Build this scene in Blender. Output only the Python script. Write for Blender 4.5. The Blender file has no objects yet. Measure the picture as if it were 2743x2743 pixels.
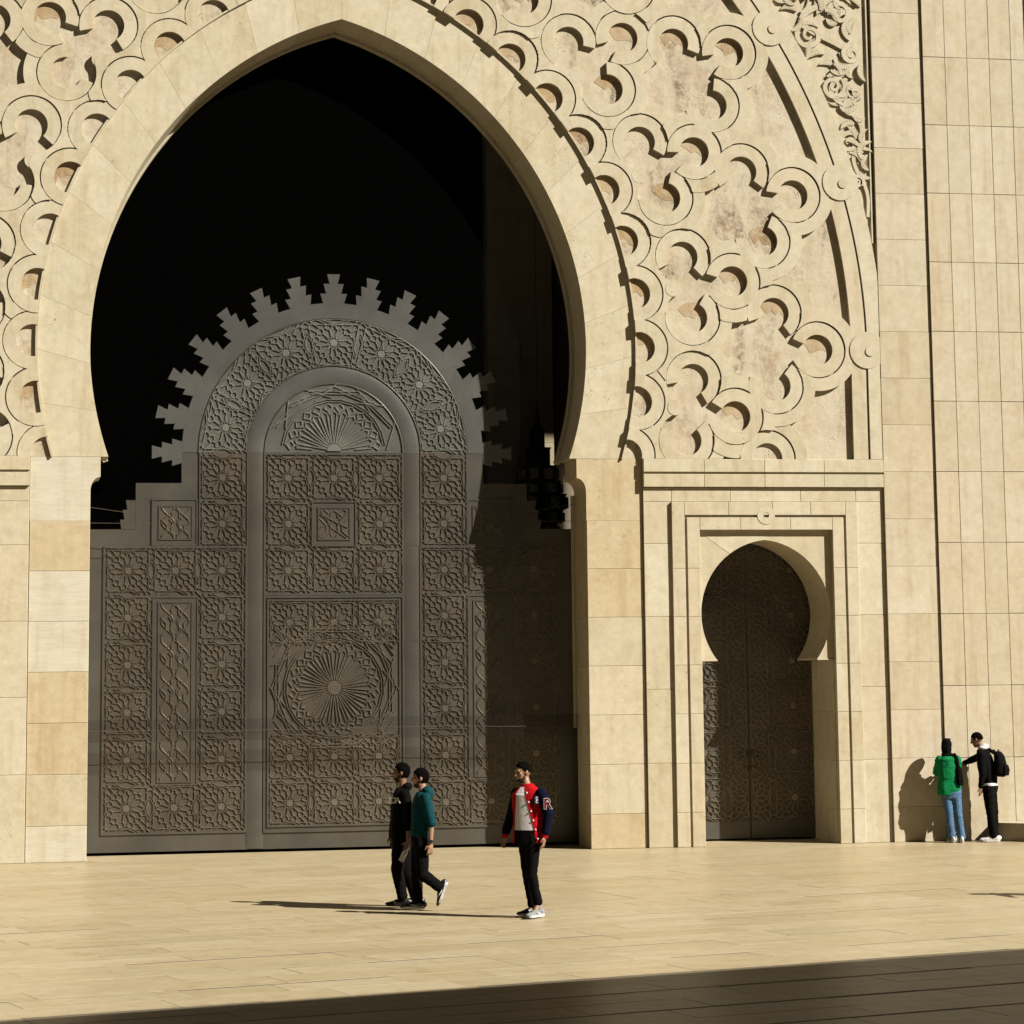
import bpy, bmesh, math, random
from math import sin, cos, pi, radians as rad, hypot, atan2, sqrt
from mathutils import Vector, Matrix

random.seed(7)
SC = bpy.context.scene
COL = SC.collection

# ------------------------------------------------------------------ camera
cam_d = bpy.data.cameras.new('camera')
cam = bpy.data.objects.new('camera', cam_d)
COL.objects.link(cam)
_r = Vector((0.982116, -0.187972, -0.0107))
_u = Vector((-0.014843, -0.133954, 0.990876))
_b = Vector((-0.18769, -0.972997, -0.134348))
cam.matrix_world = Matrix(((_r.x, _u.x, _b.x, -5.2291), (_r.y, _u.y, _b.y, -41.5698),
                           (_r.z, _u.z, _b.z, 2.96), (0, 0, 0, 1)))
cam_d.sensor_fit = 'HORIZONTAL'
cam_d.sensor_width = 36.0
cam_d.lens = 91.87
cam_d.shift_y = -0.19814
cam_d.clip_start = 0.1
cam_d.clip_end = 3000.0
SC.camera = cam

# ------------------------------------------------------------------ sky and sun
TO_SUN = Vector((1.85, -1.40, 1.66)).normalized()
world = bpy.data.worlds.new('World')
SC.world = world
world.use_nodes = True
wn = world.node_tree.nodes
wl = world.node_tree.links
wn.clear()
sky = wn.new('ShaderNodeTexSky')
sky.sky_type = 'NISHITA'
sky.sun_disc = False
sky.sun_elevation = math.asin(TO_SUN.z)
sky.sun_rotation = atan2(TO_SUN.x, TO_SUN.y)
sky.air_density = 1.0
sky.dust_density = 1.5
sky.ozone_density = 0.6
warm = wn.new('ShaderNodeMix')
warm.data_type = 'RGBA'
warm.blend_type = 'MULTIPLY'
warm.inputs['Factor'].default_value = 1.0
warm.inputs['B'].default_value = (0.055, 0.046, 0.037, 1)
bg = wn.new('ShaderNodeBackground')
bg.inputs['Strength'].default_value = 0.05
wo = wn.new('ShaderNodeOutputWorld')
wl.new(sky.outputs[0], warm.inputs['A'])
wl.new(warm.outputs['Result'], bg.inputs['Color'])
wl.new(bg.outputs[0], wo.inputs[0])

sun_d = bpy.data.lights.new('sun', 'SUN')
sun_d.energy = 5.0
sun_d.angle = rad(0.5)
sun_d.color = (1.0, 0.945, 0.835)
sun = bpy.data.objects.new('sun', sun_d)
COL.objects.link(sun)
sun.rotation_euler = TO_SUN.to_track_quat('Z', 'Y').to_euler()
sun.location = (30, -25, 40)

SC.view_settings.view_transform = 'Standard'
SC.view_settings.look = 'None'
SC.view_settings.gamma = 1.0
SC.view_settings.exposure = 1.24

# ------------------------------------------------------------------ materials
def new_mat(name):
    m = bpy.data.materials.new(name)
    m.use_nodes = True
    nt = m.node_tree
    nt.nodes.clear()
    out = nt.nodes.new('ShaderNodeOutputMaterial')
    p = nt.nodes.new('ShaderNodeBsdfPrincipled')
    nt.links.new(p.outputs[0], out.inputs[0])
    return m, nt, p, out

ALB = 0.56          # real stone and cloth are darker than they look in the sun; the exposure makes up for it
def alb(c): return tuple(x * ALB for x in c)

class NB:
    """small node building helper"""
    def __init__(s, nt): s.nt = nt
    def n(s, t, **kw):
        x = s.nt.nodes.new(t)
        for k, v in kw.items():
            setattr(x, k, v)
        return x
    def l(s, a, b): s.nt.links.new(a, b)
    def noise(s, vec, scale, detail=4, rough=0.55, dist=0.0):
        x = s.n('ShaderNodeTexNoise')
        x.inputs['Scale'].default_value = scale
        x.inputs['Detail'].default_value = detail
        x.inputs['Roughness'].default_value = rough
        x.inputs['Distortion'].default_value = dist
        s.l(vec, x.inputs['Vector'])
        return x.outputs['Fac']
    def ramp(s, fac, stops, interp='LINEAR'):
        x = s.n('ShaderNodeValToRGB')
        cr = x.color_ramp
        cr.interpolation = interp
        while len(cr.elements) < len(stops):
            cr.elements.new(0.5)
        for e, (p, c) in zip(cr.elements, stops):
            e.position = p
            e.color = (c[0], c[1], c[2], 1) if isinstance(c, (tuple, list)) else (c, c, c, 1)
        s.l(fac, x.inputs['Fac'])
        return x.outputs['Color']
    def mix(s, fac, a, b, blend='MIX'):
        x = s.n('ShaderNodeMix', data_type='RGBA', blend_type=blend)
        for key, v in (('Factor', fac), ('A', a), ('B', b)):
            if isinstance(v, (int, float)):
                x.inputs[key].default_value = v
            elif isinstance(v, (tuple, list)):
                x.inputs[key].default_value = (v[0], v[1], v[2], 1)
            else:
                s.l(v, x.inputs[key])
        return x.outputs['Result']
    def math(s, op, a, b=0.0):
        x = s.n('ShaderNodeMath', operation=op)
        for i, v in enumerate((a, b)):
            if isinstance(v, (int, float)):
                x.inputs[i].default_value = v
            else:
                s.l(v, x.inputs[i])
        return x.outputs[0]
    def pos(s, scale=(1, 1, 1), rnd=0.0, rotz=0.0):
        g = s.n('ShaderNodeNewGeometry')
        mp = s.n('ShaderNodeMapping')
        mp.inputs['Scale'].default_value = scale
        mp.inputs['Rotation'].default_value = (0, 0, rotz)
        src = g.outputs['Position']
        if rnd:
            oi = s.n('ShaderNodeObjectInfo')
            m = s.n('ShaderNodeVectorMath', operation='MULTIPLY_ADD')
            cmb = s.n('ShaderNodeCombineXYZ')
            r1 = s.math('MULTIPLY', oi.outputs['Random'], rnd)
            for i in range(3):
                s.l(r1, cmb.inputs[i])
            s.l(cmb.outputs[0], m.inputs[0])
            m.inputs[1].default_value = (1.0, 2.3, 3.7)
            s.l(src, m.inputs[2])
            src = m.outputs[0]
        s.l(src, mp.inputs['Vector'])
        return mp.outputs[0]

def stone(name, base, dark, light, rough=0.62, pits=0.5, streak=(1, 1, 1), var=0.5, stain=0.0, bump=0.25, rnd=40.0, rotz=0.0, spec=0.25, island=False):
    """travertine / marble: cloudy tone, veins, small pits, one tint for each block"""
    base, dark, light = alb(base), alb(dark), alb(light)
    m, nt, p, out = new_mat(name)
    b = NB(nt)
    v = b.pos(streak, rnd, rotz)
    v1 = b.pos((1, 1, 1), rnd)
    oi = b.n('ShaderNodeObjectInfo')
    c1 = b.noise(v, 1.5, 7, 0.62, 1.2)
    c = b.ramp(c1, [(0.28, dark), (0.5, base), (0.74, light)])
    rnd_out = oi.outputs['Random']
    if island:
        gi = b.n('ShaderNodeNewGeometry')
        rnd_out = gi.outputs['Random Per Island']
    def tn(f, r, g, bl): return tuple(min(0.9, x * (1 + (k - 1) * var) * (1 + (f - 1) * var)) for x, k in zip(base, (r, g, bl)))
    tint = b.ramp(rnd_out, [(0.0, tn(0.80, 1.0, 0.92, 0.76)), (0.2, tn(1.0, 1, 1, 1)), (0.38, tn(1.16, 0.99, 1.01, 1.10)), (0.55, tn(0.90, 1.02, 0.97, 0.90)),
                            (0.72, tn(1.04, 1.03, 0.97, 0.93)), (0.86, tn(0.92, 0.98, 1.0, 0.98)), (1.0, tn(1.22, 0.98, 1.01, 1.12))])
    c = b.mix(0.5, c, tint)
    blot = b.noise(v1, 3.1, 5, 0.65, 0.8)
    c = b.mix(0.55, c, b.ramp(blot, [(0.30, (0.86, 0.80, 0.70)), (0.5, (1, 1, 1)), (0.72, (1.06, 1.05, 1.02))]), 'MULTIPLY')
    fine = b.noise(v, 9.0, 5, 0.7)
    c = b.mix(0.5, c, b.ramp(fine, [(0.3, 0.80), (0.7, 1.12)]), 'MULTIPLY')
    # pits in drifts
    pitn = b.noise(v1, 34.0, 2, 0.5)
    drift = b.noise(v1, 1.7, 3, 0.6)
    pit = b.math('MULTIPLY', b.ramp(pitn, [(0.60, 0.0), (0.68, 1.0)]), b.ramp(drift, [(0.56, 0.0), (0.72, 1.0)]))
    c = b.mix(b.math('MULTIPLY', pit, pits), c, alb((0.17, 0.10, 0.05)))
    big = b.math('MULTIPLY', b.ramp(b.noise(v1, 13.0, 3, 0.6), [(0.62, 0.0), (0.70, 1.0)]), b.ramp(b.noise(v1, 0.9, 2, 0.5), [(0.58, 0.0), (0.70, 1.0)]))
    c = b.mix(b.math('MULTIPLY', big, min(1.0, pits)), c, alb((0.24, 0.15, 0.075)))
    run = b.noise(b.pos((5.0, 5.0, 0.35), rnd), 1.3, 4, 0.6)
    c = b.mix(0.6, c, b.ramp(run, [(0.30, (0.84, 0.77, 0.66)), (0.48, (1, 1, 1)), (0.8, (1.05, 1.05, 1.04))]), 'MULTIPLY')
    if stain:
        sv = b.pos((1.3, 1.3, 0.55), rnd * 0.0)
        st = b.noise(sv, 1.0, 6, 0.7, 0.8)
        st2 = b.noise(v1, 11.0, 5, 0.75)
        f = b.math('MULTIPLY', b.ramp(st, [(0.50, 0.0), (0.66, 1.0)]), b.ramp(st2, [(0.40, 0.0), (0.58, 1.0)]))
        c = b.mix(b.math('MULTIPLY', f, stain), c, alb((0.17, 0.115, 0.06)))
        ru = b.math('MULTIPLY', b.ramp(b.noise(b.pos((1, 1, 1)), 1.9, 4, 0.6), [(0.53, 0.0), (0.66, 1.0)]), b.ramp(st2, [(0.30, 0.0), (0.55, 1.0)]))
        c = b.mix(b.math('MULTIPLY', ru, stain * 0.6), c, alb((0.36, 0.215, 0.105)))
        w = b.ramp(b.noise(b.pos((1, 1, 1)), 0.9, 3, 0.6), [(0.5, 0.0), (0.68, 1.0)])
        c = b.mix(b.math('MULTIPLY', w, 0.35), c, alb((0.76, 0.69, 0.56)))
    b.l(c, p.inputs['Base Color'])
    p.inputs['Roughness'].default_value = rough
    p.inputs['Specular IOR Level'].default_value = spec
    bp = b.n('ShaderNodeBump')
    bp.inputs['Strength'].default_value = bump
    bp.inputs['Distance'].default_value = 0.01
    hgt = b.math('SUBTRACT', fine, b.math('MULTIPLY', pit, 1.5))
    b.l(hgt, bp.inputs['Height'])
    b.l(bp.outputs[0], p.inputs['Normal'])
    return m

def plain(name, col, rough=0.6, metal=0.0, noise=0.25, scale=14.0, bump=0.0, spec=0.5, sheen=0.0):
    m, nt, p, out = new_mat(name)
    col = alb(col)
    b = NB(nt)
    v = b.pos()
    n = b.noise(v, scale, 4, 0.6)
    c = b.mix(1.0, col, b.ramp(n, [(0.3, 1 - noise), (0.7, 1 + noise * 0.5)]), 'MULTIPLY')
    b.l(c, p.inputs['Base Color'])
    p.inputs['Roughness'].default_value = rough
    p.inputs['Metallic'].default_value = metal
    p.inputs['Specular IOR Level'].default_value = spec
    if sheen:
        p.inputs['Sheen Weight'].default_value = sheen
    if bump:
        bp = b.n('ShaderNodeBump')
        bp.inputs['Strength'].default_value = bump
        bp.inputs['Distance'].default_value = 0.01
        b.l(b.noise(v, scale * 2.2, 4, 0.6), bp.inputs['Height'])
        b.l(bp.outputs[0], p.inputs['Normal'])
    return m

M = {}
M['stone'] = stone('travertine', (0.66, 0.585, 0.425), (0.57, 0.485, 0.325), (0.72, 0.655, 0.515), var=0.75)
M['arch'] = stone('arch_travertine', (0.665, 0.59, 0.43), (0.565, 0.475, 0.31), (0.725, 0.66, 0.52), var=0.5, pits=0.8)
M['relief'] = stone('carved_travertine', (0.655, 0.58, 0.425), (0.57, 0.49, 0.335), (0.71, 0.645, 0.505), var=0.5, pits=0.35)
M['rough'] = stone('weathered_travertine', (0.64, 0.555, 0.415), (0.53, 0.44, 0.31), (0.72, 0.65, 0.52), var=0.2, pits=0.9, stain=0.85, bump=0.7)
M['clad'] = stone('marble_cladding', (0.655, 0.57, 0.42), (0.60, 0.505, 0.35), (0.715, 0.645, 0.515), var=0.72, pits=0.12, rough=0.5, bump=0.08)
M['paving'] = stone('paving_stone', (0.56, 0.468, 0.305), (0.46, 0.37, 0.235), (0.62, 0.54, 0.38), var=0.75, pits=0.25,
                    streak=(0.35, 2.2, 1), rough=0.36, bump=0.12, rotz=rad(-15.2), spec=0.035)
M['paving_far'] = stone('paving_stone_far', (0.56, 0.468, 0.305), (0.46, 0.37, 0.235), (0.62, 0.54, 0.38), var=0.75, pits=0.25,
                    streak=(0.35, 2.2, 1), rough=0.36, bump=0.12, rotz=rad(-15.2), spec=0.035, island=True)
M['bed'] = plain('grey_joint_filler', (0.15, 0.14, 0.115), 0.8, scale=3.0)
M['tan'] = stone('tan_travertine', (0.63, 0.515, 0.335), (0.55, 0.42, 0.245), (0.68, 0.575, 0.40), var=0.14, pits=0.6)
M['pale'] = stone('pale_vein_travertine', (0.70, 0.645, 0.515), (0.62, 0.55, 0.415), (0.73, 0.69, 0.58), var=0.10, pits=0.05, streak=(0.5, 1, 4.5))
M['joint'] = plain('dark_joint', (0.10, 0.08, 0.055), 0.9)
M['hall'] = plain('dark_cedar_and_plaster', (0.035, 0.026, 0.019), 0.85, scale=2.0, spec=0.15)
M['titanium'] = None

def metal_mat(name, col, rough, scuff, metal=0.6):
    m, nt, p, out = new_mat(name)
    col = alb(col)
    b = NB(nt)
    v = b.pos()
    big = b.noise(v, 0.9, 4, 0.6, 0.5)
    fine = b.noise(b.pos((1, 1, 6)), 30.0, 3, 0.6)
    c = b.mix(1.0, col, b.ramp(big, [(0.3, 0.78), (0.7, 1.18)]), 'MULTIPLY')
    drip = b.noise(b.pos((3.0, 3.0, 0.4)), 1.6, 4, 0.6)
    c = b.mix(b.math('MULTIPLY', b.ramp(drip, [(0.5, 0.0), (0.75, 1.0)]), scuff), c, alb((0.20, 0.135, 0.085)))
    b.l(c, p.inputs['Base Color'])
    p.inputs['Metallic'].default_value = metal
    p.inputs['Specular IOR Level'].default_value = 0.3
    rr = b.ramp(fine, [(0.3, rough - 0.07), (0.7, rough + 0.08)])
    b.l(rr, p.inputs['Roughness'])
    return m
M['titanium'] = metal_mat('titanium_sheet', (0.178, 0.166, 0.143), 0.37, 0.4)
M['strap'] = metal_mat('titanium_strapwork', (0.40, 0.355, 0.285), 0.29, 0.35, 0.75)
M['silver_strap'] = metal_mat('bright_titanium_strapwork', (0.62, 0.62, 0.56), 0.30, 0.15, 0.75)
M['silver_ground'] = metal_mat('bright_titanium_ground', (0.225, 0.222, 0.198), 0.42, 0.2)
M['silver_sheet'] = metal_mat('bright_titanium_sheet', (0.235, 0.232, 0.22), 0.34, 0.15)
M['ground_metal'] = metal_mat('titanium_ground', (0.162, 0.144, 0.115), 0.46, 0.4)
M['brass'] = plain('brass', (0.24, 0.16, 0.055), 0.35, 1.0, 0.1)
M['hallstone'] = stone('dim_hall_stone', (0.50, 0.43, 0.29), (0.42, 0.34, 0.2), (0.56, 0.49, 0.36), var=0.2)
M['lantern'] = plain('lantern_metal', (0.10, 0.085, 0.065), 0.35, 0.9, 0.3)

def glass_mat():
    m, nt, p, out = new_mat('frosted_lantern_glass')
    b = NB(nt)
    n = b.noise(b.pos(), 45.0, 2, 0.5)
    b.l(b.ramp(n, [(0.45, (0.16, 0.14, 0.12)), (0.62, (0.6, 0.55, 0.48))]), p.inputs['Base Color'])
    p.inputs['Roughness'].default_value = 0.25
    return m
M['glass'] = glass_mat()

def net_mat(name, cov, col):
    m, nt, p, out = new_mat(name)
    b = NB(nt)
    tr = b.n('ShaderNodeBsdfTransparent')
    p.inputs['Base Color'].default_value = (*col, 1)
    p.inputs['Roughness'].default_value = 0.7
    p.inputs['Specular IOR Level'].default_value = 0.1
    mx = b.n('ShaderNodeMixShader')
    mx.inputs[0].default_value = cov
    b.l(tr.outputs[0], mx.inputs[1])
    b.l(p.outputs[0], mx.inputs[2])
    b.l(mx.outputs[0], out.inputs[0])
    return m
M['net'] = net_mat('bird_netting', 0.06, (0.006, 0.0055, 0.005))
M['net2'] = net_mat('bird_netting_hem', 0.25, (0.008, 0.006, 0.004))
M['rope'] = plain('net_rope', (0.10, 0.07, 0.045), 0.8)

# ------------------------------------------------------------------ object helpers
def tag(o, label=None, cat=None, group=None, kind=None):
    if label: o['label'] = label
    if cat: o['category'] = cat
    if group: o['group'] = group
    if kind: o['kind'] = kind
    return o

def empty(name, loc=(0, 0, 0)):
    o = bpy.data.objects.new(name, None)
    o.empty_display_size = 0.2
    o.location = loc
    COL.objects.link(o)
    return o

def obj(name, verts, faces, mat, parent=None, smooth=False):
    me = bpy.data.meshes.new(name)
    me.from_pydata([tuple(v) for v in verts], [], faces)
    bm = bmesh.new()
    bm.from_mesh(me)
    bmesh.ops.recalc_face_normals(bm, faces=bm.faces)
    bm.to_mesh(me)
    bm.free()
    if smooth:
        me.polygons.foreach_set('use_smooth', [True] * len(me.polygons))
    me.materials.append(mat)
    o = bpy.data.objects.new(name, me)
    COL.objects.link(o)
    if parent is not None:
        o.parent = parent
    return o

class MB:
    """collects shapes into one mesh"""
    def __init__(s): s.v, s.f = [], []
    def add(s, v, f):
        k = len(s.v)
        s.v += [tuple(x) for x in v]
        s.f += [tuple(i + k for i in q) for q in f]
    def box(s, x0, x1, y0, y1, z0, z1):
        s.add([(x0, y0, z0), (x1, y0, z0), (x1, y1, z0), (x0, y1, z0), (x0, y0, z1), (x1, y0, z1), (x1, y1, z1), (x0, y1, z1)],
              [(0, 1, 5, 4), (1, 2, 6, 5), (2, 3, 7, 6), (3, 0, 4, 7), (4, 5, 6, 7), (3, 2, 1, 0)])
    def prism(s, poly, yf, yb, back=False):
        n = len(poly)
        v = [(x, yf, z) for x, z in poly] + [(x, yb, z) for x, z in poly]
        f = [tuple(range(n))] + [(i, i + n, (i + 1) % n + n, (i + 1) % n) for i in range(n)]
        if back: f.append(tuple(range(2 * n - 1, n - 1, -1)))
        s.add(v, f)
    def build(s, name, mat, parent=None, smooth=False):
        return obj(name, s.v, s.f, mat, parent, smooth)

def block(name, x0, x1, z0, z1, yf, yb, mat, parent, c=0.006, g=0.0015):
    """ashlar block, chamfered on its front edges; yf is its front"""
    x0 += g; x1 -= g; z0 += g; z1 -= g
    v = [(x0 + c, yf, z0 + c), (x1 - c, yf, z0 + c), (x1 - c, yf, z1 - c), (x0 + c, yf, z1 - c),
         (x0, yf + c, z0), (x1, yf + c, z0), (x1, yf + c, z1), (x0, yf + c, z1),
         (x0, yb, z0), (x1, yb, z0), (x1, yb, z1), (x0, yb, z1)]
    f = [(0, 1, 2, 3), (0, 4, 5, 1), (1, 5, 6, 2), (2, 6, 7, 3), (3, 7, 4, 0),
         (4, 8, 9, 5), (5, 9, 10, 6), (6, 10, 11, 7), (7, 11, 8, 4)]
    return obj(name, v, f, mat, parent)

def poly_part(name, poly, yf, yb, mat, parent, c=0.0):
    m = MB()
    m.prism(poly, yf, yb)
    return m.build(name, mat, parent)

rj = lambda a: random.uniform(-a, a)

# ================================================================== THE PLAZA
GA = rad(15.2)
gt = Vector((cos(GA), sin(GA), 0))
gn = Vector((-sin(GA), cos(GA), 0))
m = MB()
m.add([(-400, -400, -0.0035), (400, -400, -0.0035), (400, 400, -0.0035), (-400, 400, -0.0035)], [(0, 1, 2, 3)])
plaza = tag(m.build('plaza', M['bed']), kind='structure')

unit = MB()
unit.add([(0.004, 0.004, 0), (0.996, 0.004, 0), (0.996, 0.996, 0), (0.004, 0.996, 0), (0, 0, -0.012), (1, 0, -0.012), (1, 1, -0.012), (0, 1, -0.012),
          (0, 0, -1), (1, 0, -1), (1, 1, -1), (0, 1, -1)],
         [(0, 1, 2, 3), (0, 4, 5, 1), (1, 5, 6, 2), (2, 6, 7, 3), (3, 7, 4, 0), (4, 8, 9, 5), (5, 9, 10, 6), (6, 10, 11, 7), (7, 11, 8, 4)])
unit_o = unit.build('paving_slab', M['paving'], plaza)
slab_me = unit_o.data
bpy.data.objects.remove(unit_o)
rest = MB()
lines = [3.2, 1.95, 0.7, -0.55, -1.8, -3.0, -4.2, -5.4, -6.6, -7.8, -9.1, -10.0, -10.95, -11.9, -12.8, -13.9, -15.1, -16.25, -17.4, -18.6, -19.8, -21.0, -22.2, -23.4]
rows = []
for a, b_ in zip(lines, lines[1:]):
    grooved = a <= -9.0
    rows.append(((a + b_) / 2, a, grooved))
    rows.append((b_, (a + b_) / 2, False))
slabs = []
for n0, n1, grooved in rows:
    t = -16 + random.uniform(0, 1.5)
    while t < 15:
        L = random.choice((0.9, 1.2, 1.2, 1.6, 2.2))
        gr = random.uniform(0.02, 0.085) if grooved else 0.004
        slabs.append((t, t + L, n0, n1 - gr))
        t += L + 0.004
cv = Vector((-5.2291, -41.5698, 2.96))
def in_view(t0, t1, n0, n1):
    c = gt * ((t0 + t1) / 2) + gn * ((n0 + n1) / 2)
    if c.y > 1.15: return False
    d = c - cv
    x = d.dot(_r); z = -d.dot(_b); y = d.dot(_u)
    u = x / z * 7000 + 1371; w = 828 - y / z * 7000
    return -180 < u < 2920 and w < 2860
vis = [s for s in slabs if in_view(*s)]
hid = [s for s in slabs if not in_view(*s)]
vis.sort(key=lambda s: s[2])
hid += vis[300:]
vis = vis[:300]
for t0, t1, n0, n1 in vis:
    o = bpy.data.objects.new('paving_slab', slab_me)
    COL.objects.link(o)
    o.parent = plaza
    p = gt * t0 + gn * n0
    o.location = (p.x, p.y, random.choice((0.0, 0.0, -0.0008, 0.0008, -0.001)))
    o.rotation_euler = (rj(0.0006), rj(0.0006), GA)
    o.scale = (t1 - t0, n1 - n0, 0.05)
for t0, t1, n0, n1 in hid:
    q = [gt * t0 + gn * n0, gt * t1 + gn * n0, gt * t1 + gn * n1, gt * t0 + gn * n1]
    rest.add([(p.x, p.y, 0.0) for p in q], [(0, 1, 2, 3)])
# the floor goes on round the laid-out slabs
tag(rest.build('paving_slab', M['paving_far'], plaza), kind='stuff')

# ================================================================== THE FACADE
fac = empty('mosque_portal')
tag(fac, 'pale travertine mosque portal with pointed horseshoe arch, carved spandrels and small side doorway', 'portal')

CX, CZ = -1.58, 8.085           # centre of the right half of the arch (mirrored for the left)
R_IN, R_OUT = 5.60, 6.42
Z_SP = 6.255
Z_TOP = 16.0
WALL_B = 0.92                   # back of the facade wall

def arch_pt(r, th, sgn=1):
    x = CX + r * cos(th)
    z = CZ + r * sin(th)
    x = max(0.0, x)
    return (sgn * x, z)

def ang_z(r): return math.asin((Z_SP - CZ) / r)      # angle of the springing line
def ang_ap(r): return math.acos(-CX / r)              # angle at the crown

# --- voussoirs
NV = 12
for s in (-1, 1):
    for k in range(NV):
        f0, f1 = k / NV, (k + 1) / NV
        poly = []
        e = 0.00025
        for j in range(7):
            u = f0 + (f1 - f0) * j / 6
            a = ang_z(R_IN) + (ang_ap(R_IN) - ang_z(R_IN)) * u
            a = min(max(a, ang_z(R_IN) + (f0 * 0 + e)), 9)
            if j == 0: a += e
            if j == 6: a -= e
            poly.append(arch_pt(R_IN, a, s))
        for j in range(6, -1, -1):
            u = f0 + (f1 - f0) * j / 6
            a = ang_z(R_OUT) + (ang_ap(R_OUT) - ang_z(R_OUT)) * u
            if j == 0: a += e
            if j == 6: a -= e
            poly.append(arch_pt(R_OUT, a, s))
        poly_part('voussoir', poly, rj(0.0010), WALL_B, M['arch'], fac)
    # second order of the reveal, a little inside
    ring = []
    for j in range(49):
        a = ang_z(R_IN) + (ang_ap(R_IN) - ang_z(R_IN)) * j / 48
        ring.append((arch_pt(R_IN + 0.05, a, s), arch_pt(R_IN - 0.035, a, s)))
    m = MB()
    for j in range(48):
        m.prism([ring[j][0], ring[j][1], ring[j + 1][1], ring[j + 1][0]], 0.97, 1.14, True)
    m.build('inner_archivolt', M['stone'], fac)

# --- spandrel ground: everything between arch and the tall frame
def outer_edge(a):
    """where the ray from the arch centre meets the rectangle of the spandrel"""
    dx, dz = cos(a), sin(a)
    t = 1e9
    if dx > 1e-6: t = min(t, (9.03 - CX) / dx)
    if dz > 1e-6: t = min(t, (Z_TOP - CZ) / dz)
    if dz < -1e-6: t = min(t, (Z_SP - CZ) / dz) if (Z_SP - CZ) / dz * dx + CX > 9.03 else t
    return (CX + dx * t, CZ + dz * t)

grounds = {}
for s in (-1, 1):
    inner, outer = [], []
    a0, a1 = ang_z(R_OUT), ang_ap(R_OUT)
    N = 72
    for j in range(N + 1):
        a = a0 + (a1 - a0) * j / N
        inner.append(arch_pt(R_OUT, a))
        dx, dz = cos(a), sin(a)
        t = (9.03 - CX) / dx
        z = CZ + dz * t
        x = 9.03
        if z > Z_TOP:
            t = (Z_TOP - CZ) / dz
            x, z = CX + dx * t, Z_TOP
        z = max(z, Z_SP)
        outer.append((max(0.0, x), z))
    v, f = [], []
    for (xi, zi), (xo, zo) in zip(inner, outer):
        v += [(s * xi, 0.004, zi), (s * xo, 0.004, zo), (s * xi, WALL_B, zi), (s * xo, WALL_B, zo)]
    for j in range(N):
        k = 4 * j
        f += [(k, k + 1, k + 5, k + 4), (k, k + 2, k + 6, k + 4), (k + 2, k + 3, k + 7, k + 6), (k + 1, k + 3, k + 7, k + 5)]
    f += [(0, 1, 3, 2)]
    g = obj('carved_spandrel', v, f, M['rough'], fac)
    g['label'] = ('left' if s < 0 else 'right') + ' spandrel carved with interlaced lobed bands over stained stone'
    grounds[s] = g
    # crown piece above the arch point
    poly = [(0, CZ + sqrt(R_OUT ** 2 - CX ** 2)), (0, Z_TOP), (s * outer[-1][0], Z_TOP)]

DEL = rad(7.93)
LOBES = []
for _k in range(-8, 26):
    for _r, _ok in ((6.49, _k % 2 == 0), (7.41, _k % 2), (8.82, _k % 2), (8.17, _k % 4 == 2), (9.54, _k % 4 == 0)):
        if _ok: LOBES.append((CX + _r * cos(_k / 2 * DEL), CZ + _r * sin(_k / 2 * DEL)))

def clip(x, z, rmax, xmax):
    """keeps the relief between arch, springing line, axis and outer border"""
    dx, dz = x - CX, z - CZ
    r = hypot(dx, dz)
    if r < R_OUT + 0.002:
        k = (R_OUT + 0.002) / r
        dx *= k; dz *= k
    if r > rmax:
        k = rmax / r
        dx *= k; dz *= k
    x, z = CX + dx, CZ + dz
    return (min(max(x, 0.002), xmax), max(z, Z_SP + 0.002))

def band(name, cx, cz, ax, r0, r1, a0, a1, hs, s, parent, seg=3.0, weave=None):
    """one carved band: an arc of a ring round (cx, cz). ax: direction of the lobe's axis,
    a0..a1 in degrees from it; hs: height, weave: list of (from, to, extra height)"""
    n = max(2, int(abs(a1 - a0) / seg))
    m = MB()
    prev = None
    near = [p for p in LOBES if 0.3 < hypot(p[0] - cx, p[1] - cz) < 1.25]
    for j in range(n + 1):
        d = a0 + (a1 - a0) * j / n
        a = ax + rad(d)
        r1_ = r1
        while r1_ > r0 + 0.004 and any(hypot(cx + r1_ * cos(a) - hx, cz + r1_ * sin(a) - hz) < (0.47 if r0 > 0.4 else 0.262) for hx, hz in near):
            r1_ -= 0.008
        pi_ = clip(cx + r0 * cos(a), cz + r0 * sin(a), 10.13, 8.55)
        po = clip(cx + r1_ * cos(a), cz + r1_ * sin(a), 10.13, 8.55)
        h = hs
        for w0, w1, e in (weave or ()):
            if w0 <= d < w1: h += e
        cur = (pi_, po, h)
        if prev:
            (i0, o0, h0), (i1, o1, _) = prev, cur
            q = [i0, o0, o1, i1]
            area = abs(sum(q[k][0] * q[(k + 1) % 4][1] - q[(k + 1) % 4][0] * q[k][1] for k in range(4)))
            if area > 4e-4:
                hq = (h0,) * 4
                m.add([(s * x, -hh_, z) for (x, z), hh_ in zip(q, hq)] + [(s * x, 0.02, z) for x, z in q],
                      [(0, 1, 2, 3), (0, 4, 5, 1), (1, 5, 6, 2), (2, 6, 7, 3), (3, 7, 4, 0)])
            elif m.f:
                m.build(name, M['relief'], parent)
                m = MB()
        prev = cur
    if not m.f: return None
    return m.build(name, M['relief'], parent)

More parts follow.
